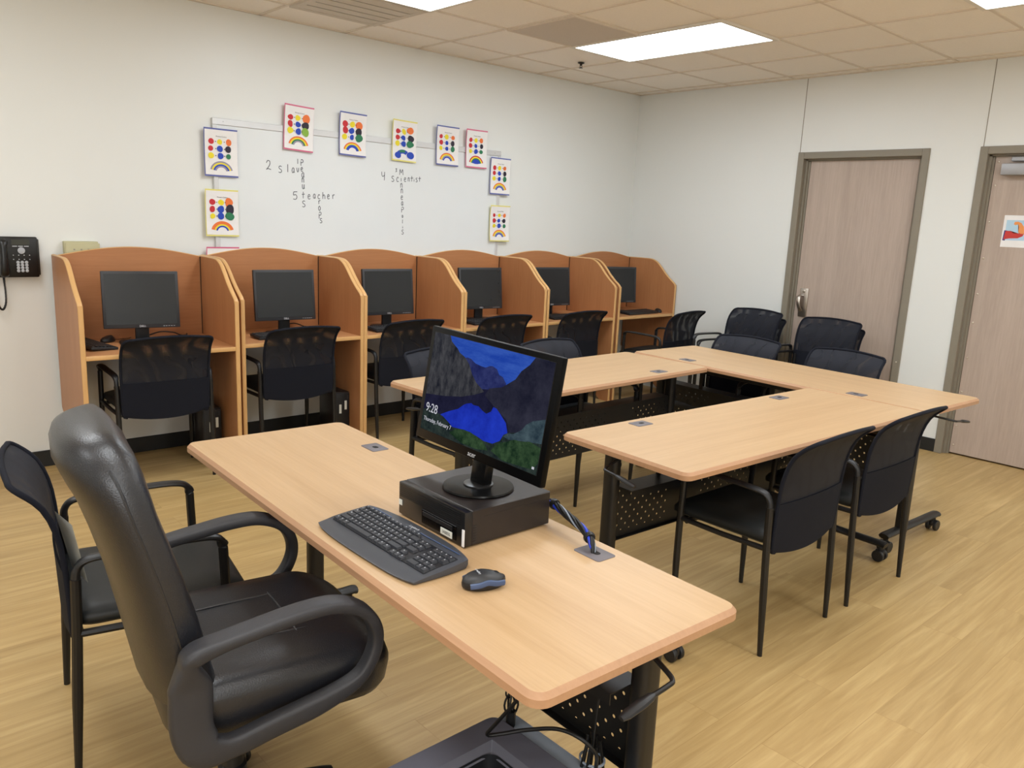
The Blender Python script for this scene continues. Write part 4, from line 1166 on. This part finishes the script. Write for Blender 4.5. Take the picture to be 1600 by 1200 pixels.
ms = thing('mouse', 'dark wireless mouse with blue grey sides on the computer table', 'computer mouse', (-5.122, -3.930, TZ), R(-108))
bm = BM(); rings = []
for z, s in ((.001, .86), (.006, .98), (.014, 1.0), (.020, .97)):
    rings.append([(.030*s*math.cos(a)*(1-.12*math.cos(a+0)*0)*(1-.10*math.cos(2*a)*0)*(1-.10*abs(math.sin(a))**4), .052*s*math.sin(a), z) for a in [2*PI*k/28 for k in range(28)]])
loft(bm, rings); obj('mouse_base', bm, 'blackplastic', ms, ang=60)
bm = BM(); rings = []
for z, s in ((.0195, .975), (.024, .95), (.030, .80), (.0345, .58), (.0365, .30)):
    rings.append([(.030*s*math.cos(a)*(1-.10*abs(math.sin(a))**4), .052*s*math.sin(a)-.004*(1-s), z-.006*max(0, math.sin(a))*s) for a in [2*PI*k/28 for k in range(28)]])
loft(bm, rings); obj('mouse_shell', bm, 'dellgrey', ms, ang=70)
for s in (-1, 1):
    bm = BM(); tube(bm, catmull([(s*.0245, .040, .014), (s*.0285, .02, .016), (s*.0285, 0, .020), (s*.0285, -.02, .0165), (s*.023, -.040, .014)], 5), .007, 8, r2=.0035, up=(s, 0, 0)); obj('side_grip', bm, 'bluegrey', ms)
bm = BM(); lathe(bm, [(0, -.003), (.009, -.003), (.009, .003), (0, .003)], 16, M=Matrix.Translation((0, .028, .0235)) @ Matrix.Rotation(PI/2, 4, 'Y')); obj('scroll_wheel', bm, 'blackplastic', ms)
text('logo', 'Logitech', .008, 'keytop', ms, Matrix.Translation((0, -.015, .0372)) @ Matrix.Rotation(PI, 4, 'Z'), .0001)

# bundle of cables from the computer to the table grommet
cb = thing('cable_bundle', 'twisted black and blue cables strapped together, dropping into table grommet', 'cable', (-4.74, -3.70, TZ))
def cpath(off, ph, rad):
    base = catmull([(.008, -.002, .050), (.020, -.040, .052), (.008, -.095, .046), (-.010, -.155, .040), (-.030, -.215, .033), (-.044, -.250, .014), (-.047, -.259, -.03)], 8)
    out = []
    for i, p in enumerate(base):
        a = ph+i*.22; q = min(1, i/6)*(1 if i < 40 else .7)
        out.append(p+Vector((math.cos(a)*rad*q, 0, math.sin(a)*rad*q)))
    return out
for i, (m, rr_) in enumerate((('blackcable', .0042), ('bluecable', .0042), ('blackcable', .0045), ('blackcable', .0036), ('whitecable', .0026), ('blackcable', .0036))):
    bm = BM(); tube(bm, cpath(0, i*2*PI/6, .0075), rr_, 8); obj('cable', bm, m, cb, ang=80)
bp_ = cpath(0, 0, 0)
for k in (9, 34):
    bm = BM(); tube(bm, [bp_[k-1], bp_[k], bp_[k+1]], [.0145, .0155, .0145], 14); obj('velcro_strap', bm, 'blackplastic', cb)

# cables below the near table
pcn = thing('power_cord', 'black power cord looping below the table over the grey bin', 'cable', (-5.1, -4.05, .45))
def rel(pts, o): return [(p[0]-o[0], p[1]-o[1], p[2]-o[2]) for p in pts]
O_ = (-5.1, -4.05, .45)
bm = BM(); tube(bm, catmull(rel([(-5.12, -4.14, .69), (-5.145, -4.093, .575), (-5.15, -4.023, .47), (-5.15, -3.995, .427), (-5.12, -4.01, .424), (-5.08, -4.04, .432), (-5.05, -4.112, .462), (-5.03, -4.165, .459), (-5.0, -4.185, .42), (-4.965, -4.16, .36), (-4.955, -4.15, .28)], O_), 6), .0045, 8); obj('cord', bm, 'blackcable', pcn, ang=80)
bm = BM(); tube(bm, catmull(rel([(-4.955, -4.15, .29), (-4.95, -4.15, .24), (-4.95, -4.15, .2)], O_), 4), .014, 10); obj('plug', bm, 'blackplastic', pcn)
hb = thing('cable_bundle', 'tied bundle of thin black cords hanging left of the table corner', 'cable', (-4.985, -3.905, .72))
bm = BM(); tube(bm, catmull([(0, 0, 0), (-.004, .002, -.15), (-.012, .0, -.29)], 5), .002, 6)
for k in range(5):
    a = k*1.3
    pts = [(-.012+.018*math.cos(a)*math.sin(q*PI)+.003*k-.006, .012*math.sin(a)*math.sin(q*PI), -.29-.075*q) for q in [j/8 for j in range(9)]]
    tube(bm, pts, .0026, 6)
tube(bm, [(-.012+.018*math.cos(a), 0, -.29+.018*math.sin(a)) for a in [2*PI*k/16 for k in range(16)]], .0022, 6, closed=True)
tube(bm, [(-.010, 0, -.345), (-.010, 0, -.40)], .012, 8)
obj('cord_loops', bm, 'blackcable', hb, ang=80)
bm = BM(); box(bm, -.03, .006, -.014, .014, -.44, -.39, .005, 2); obj('plug', bm, 'blackplastic', hb)
hb2 = thing('cable_bundle', 'bundle of black cords hanging beside perforated panel under the table', 'cable', (-4.945, -4.13, .55))
bm = BM()
for k in range(7):
    a = k*.9
    pts = [(.018*math.cos(a)+.01*math.sin(q*5+k), .024*math.sin(a)+.006*math.cos(q*4+k), -.15-.20*q) for q in [j/8 for j in range(9)]]
    tube(bm, pts, .0038, 6)
tube(bm, catmull([(.02, .0, 0), (.012, .005, -.08), (0, 0, -.17)], 5), .003, 6)
obj('cord_loops', bm, 'blackcable', hb2, ang=80)
for k in range(2):
    bm = BM(); tube(bm, [(.026*math.cos(a), .03*math.sin(a), -.20-.08*k) for a in [2*PI*j/16 for j in range(16)]], .003, 6, closed=True); obj('cable_tie', bm, 'whitecable', hb2)

# grey bin below the table
bn = thing('waste_bin', 'grey rectangular bin with wide rim and black inside, below the near table', 'bin', (-5.215, -4.075, 0), R(0))
w_, d_, zt = .41, .42, .352
bm = BM()
slab(bm, w_, d_, .03, [(.02, zt-.014), (0, zt-.012), (0, zt-.003), (.004, zt), (.070, zt-.002), (.074, zt-.012), (.085, zt-.03)], n=6)
for f in [f for f in bm.faces if len(f.verts) > 20]: bm.faces.remove(f)
obj('rim', bm, 'bin', bn)
bm = BM(); loft(bm, [[(x, y, zt-.02) for x, y in rrect(.246, .256, .03, 6)], [(x, y, .06) for x, y in rrect(.20, .21, .03, 6)]], capt=True, capb=False); obj('liner', bm, 'bindark', bn)
bm = BM(); loft(bm, [[(x+.028, y, z) for x, y in rrect(.47-2*i, .43-2*i, .03, 6)] for i, z in [(.06, .002), (.055, .008), (.004, zt-.05), (0, zt-.022), (.004, zt-.017), (.03, zt-.015), (.062, zt-.024)]], capt=False); obj('bin_body', bm, 'binlight', bn)
for f in []: pass

# ------------------------------------------------------------------ light, camera, view
def area(name, x, y, p):
    l = bpy.data.lights.new(name, 'AREA'); l.shape = 'RECTANGLE'; l.size = .58; l.size_y = 1.19; l.energy = p
    l.color = (.93, .97, 1)
    o = bpy.data.objects.new(name, l); COL.objects.link(o); o.location = (x, y, H-.02)
for x in (-3.495, -5.93):
    for y in (-4.04, -6.2): area('panel_lamp', x, y, 24)
area('panel_lamp', -5.93, -1.61, 24); area('panel_lamp', -1.665, -6.2, 24); area('panel_lamp', -7.4, -3.2, 20)
l = bpy.data.lights.new('fill_light', 'AREA'); l.shape = 'RECTANGLE'; l.size = 1.6; l.size_y = 1.0; l.energy = 50; l.color = (.95, .97, 1)  # added unseen fill behind the camera, lifts the ceiling and upper walls
o = bpy.data.objects.new('fill_light', l); COL.objects.link(o); o.location = (-7.3, -6.8, 1.5)
o.rotation_euler = (Vector((-2.6, -1.6, 2.75))-o.location).to_track_quat('-Z', 'Y').to_euler()
w = bpy.data.worlds.new('World'); SC.world = w; w.use_nodes = True
w.node_tree.nodes['Background'].inputs[0].default_value = (.9, .9, 1, 1); w.node_tree.nodes['Background'].inputs[1].default_value = .05

cam = bpy.data.cameras.new('camera'); co = bpy.data.objects.new('camera', cam); COL.objects.link(co)
cam.sensor_fit = 'HORIZONTAL'; cam.sensor_width = 36; cam.lens = 36*1249.2/1600; cam.clip_start = .05
yaw, pit, rol = 0.73869, -0.203035, 0.044926
fw = Vector((math.sin(yaw)*math.cos(pit), math.cos(yaw)*math.cos(pit), math.sin(pit)))
rt = Vector((math.cos(yaw), -math.sin(yaw), 0)); up = rt.cross(fw)
r2 = rt*math.cos(rol)+up*math.sin(rol); u2 = -rt*math.sin(rol)+up*math.cos(rol)
Mx = Matrix((r2, u2, -fw)).transposed().to_4x4(); Mx.translation = Vector((-6.20338, -5.18182, 1.55272))
co.matrix_world = Mx
SC.camera = co
SC.view_settings.view_transform = 'Standard'
SC.view_settings.look = 'None'
SC.view_settings.exposure = -0.08
SC.cycles.use_denoising = True
SC.cycles.max_bounces = 10
SC.cycles.transparent_max_bounces = 24
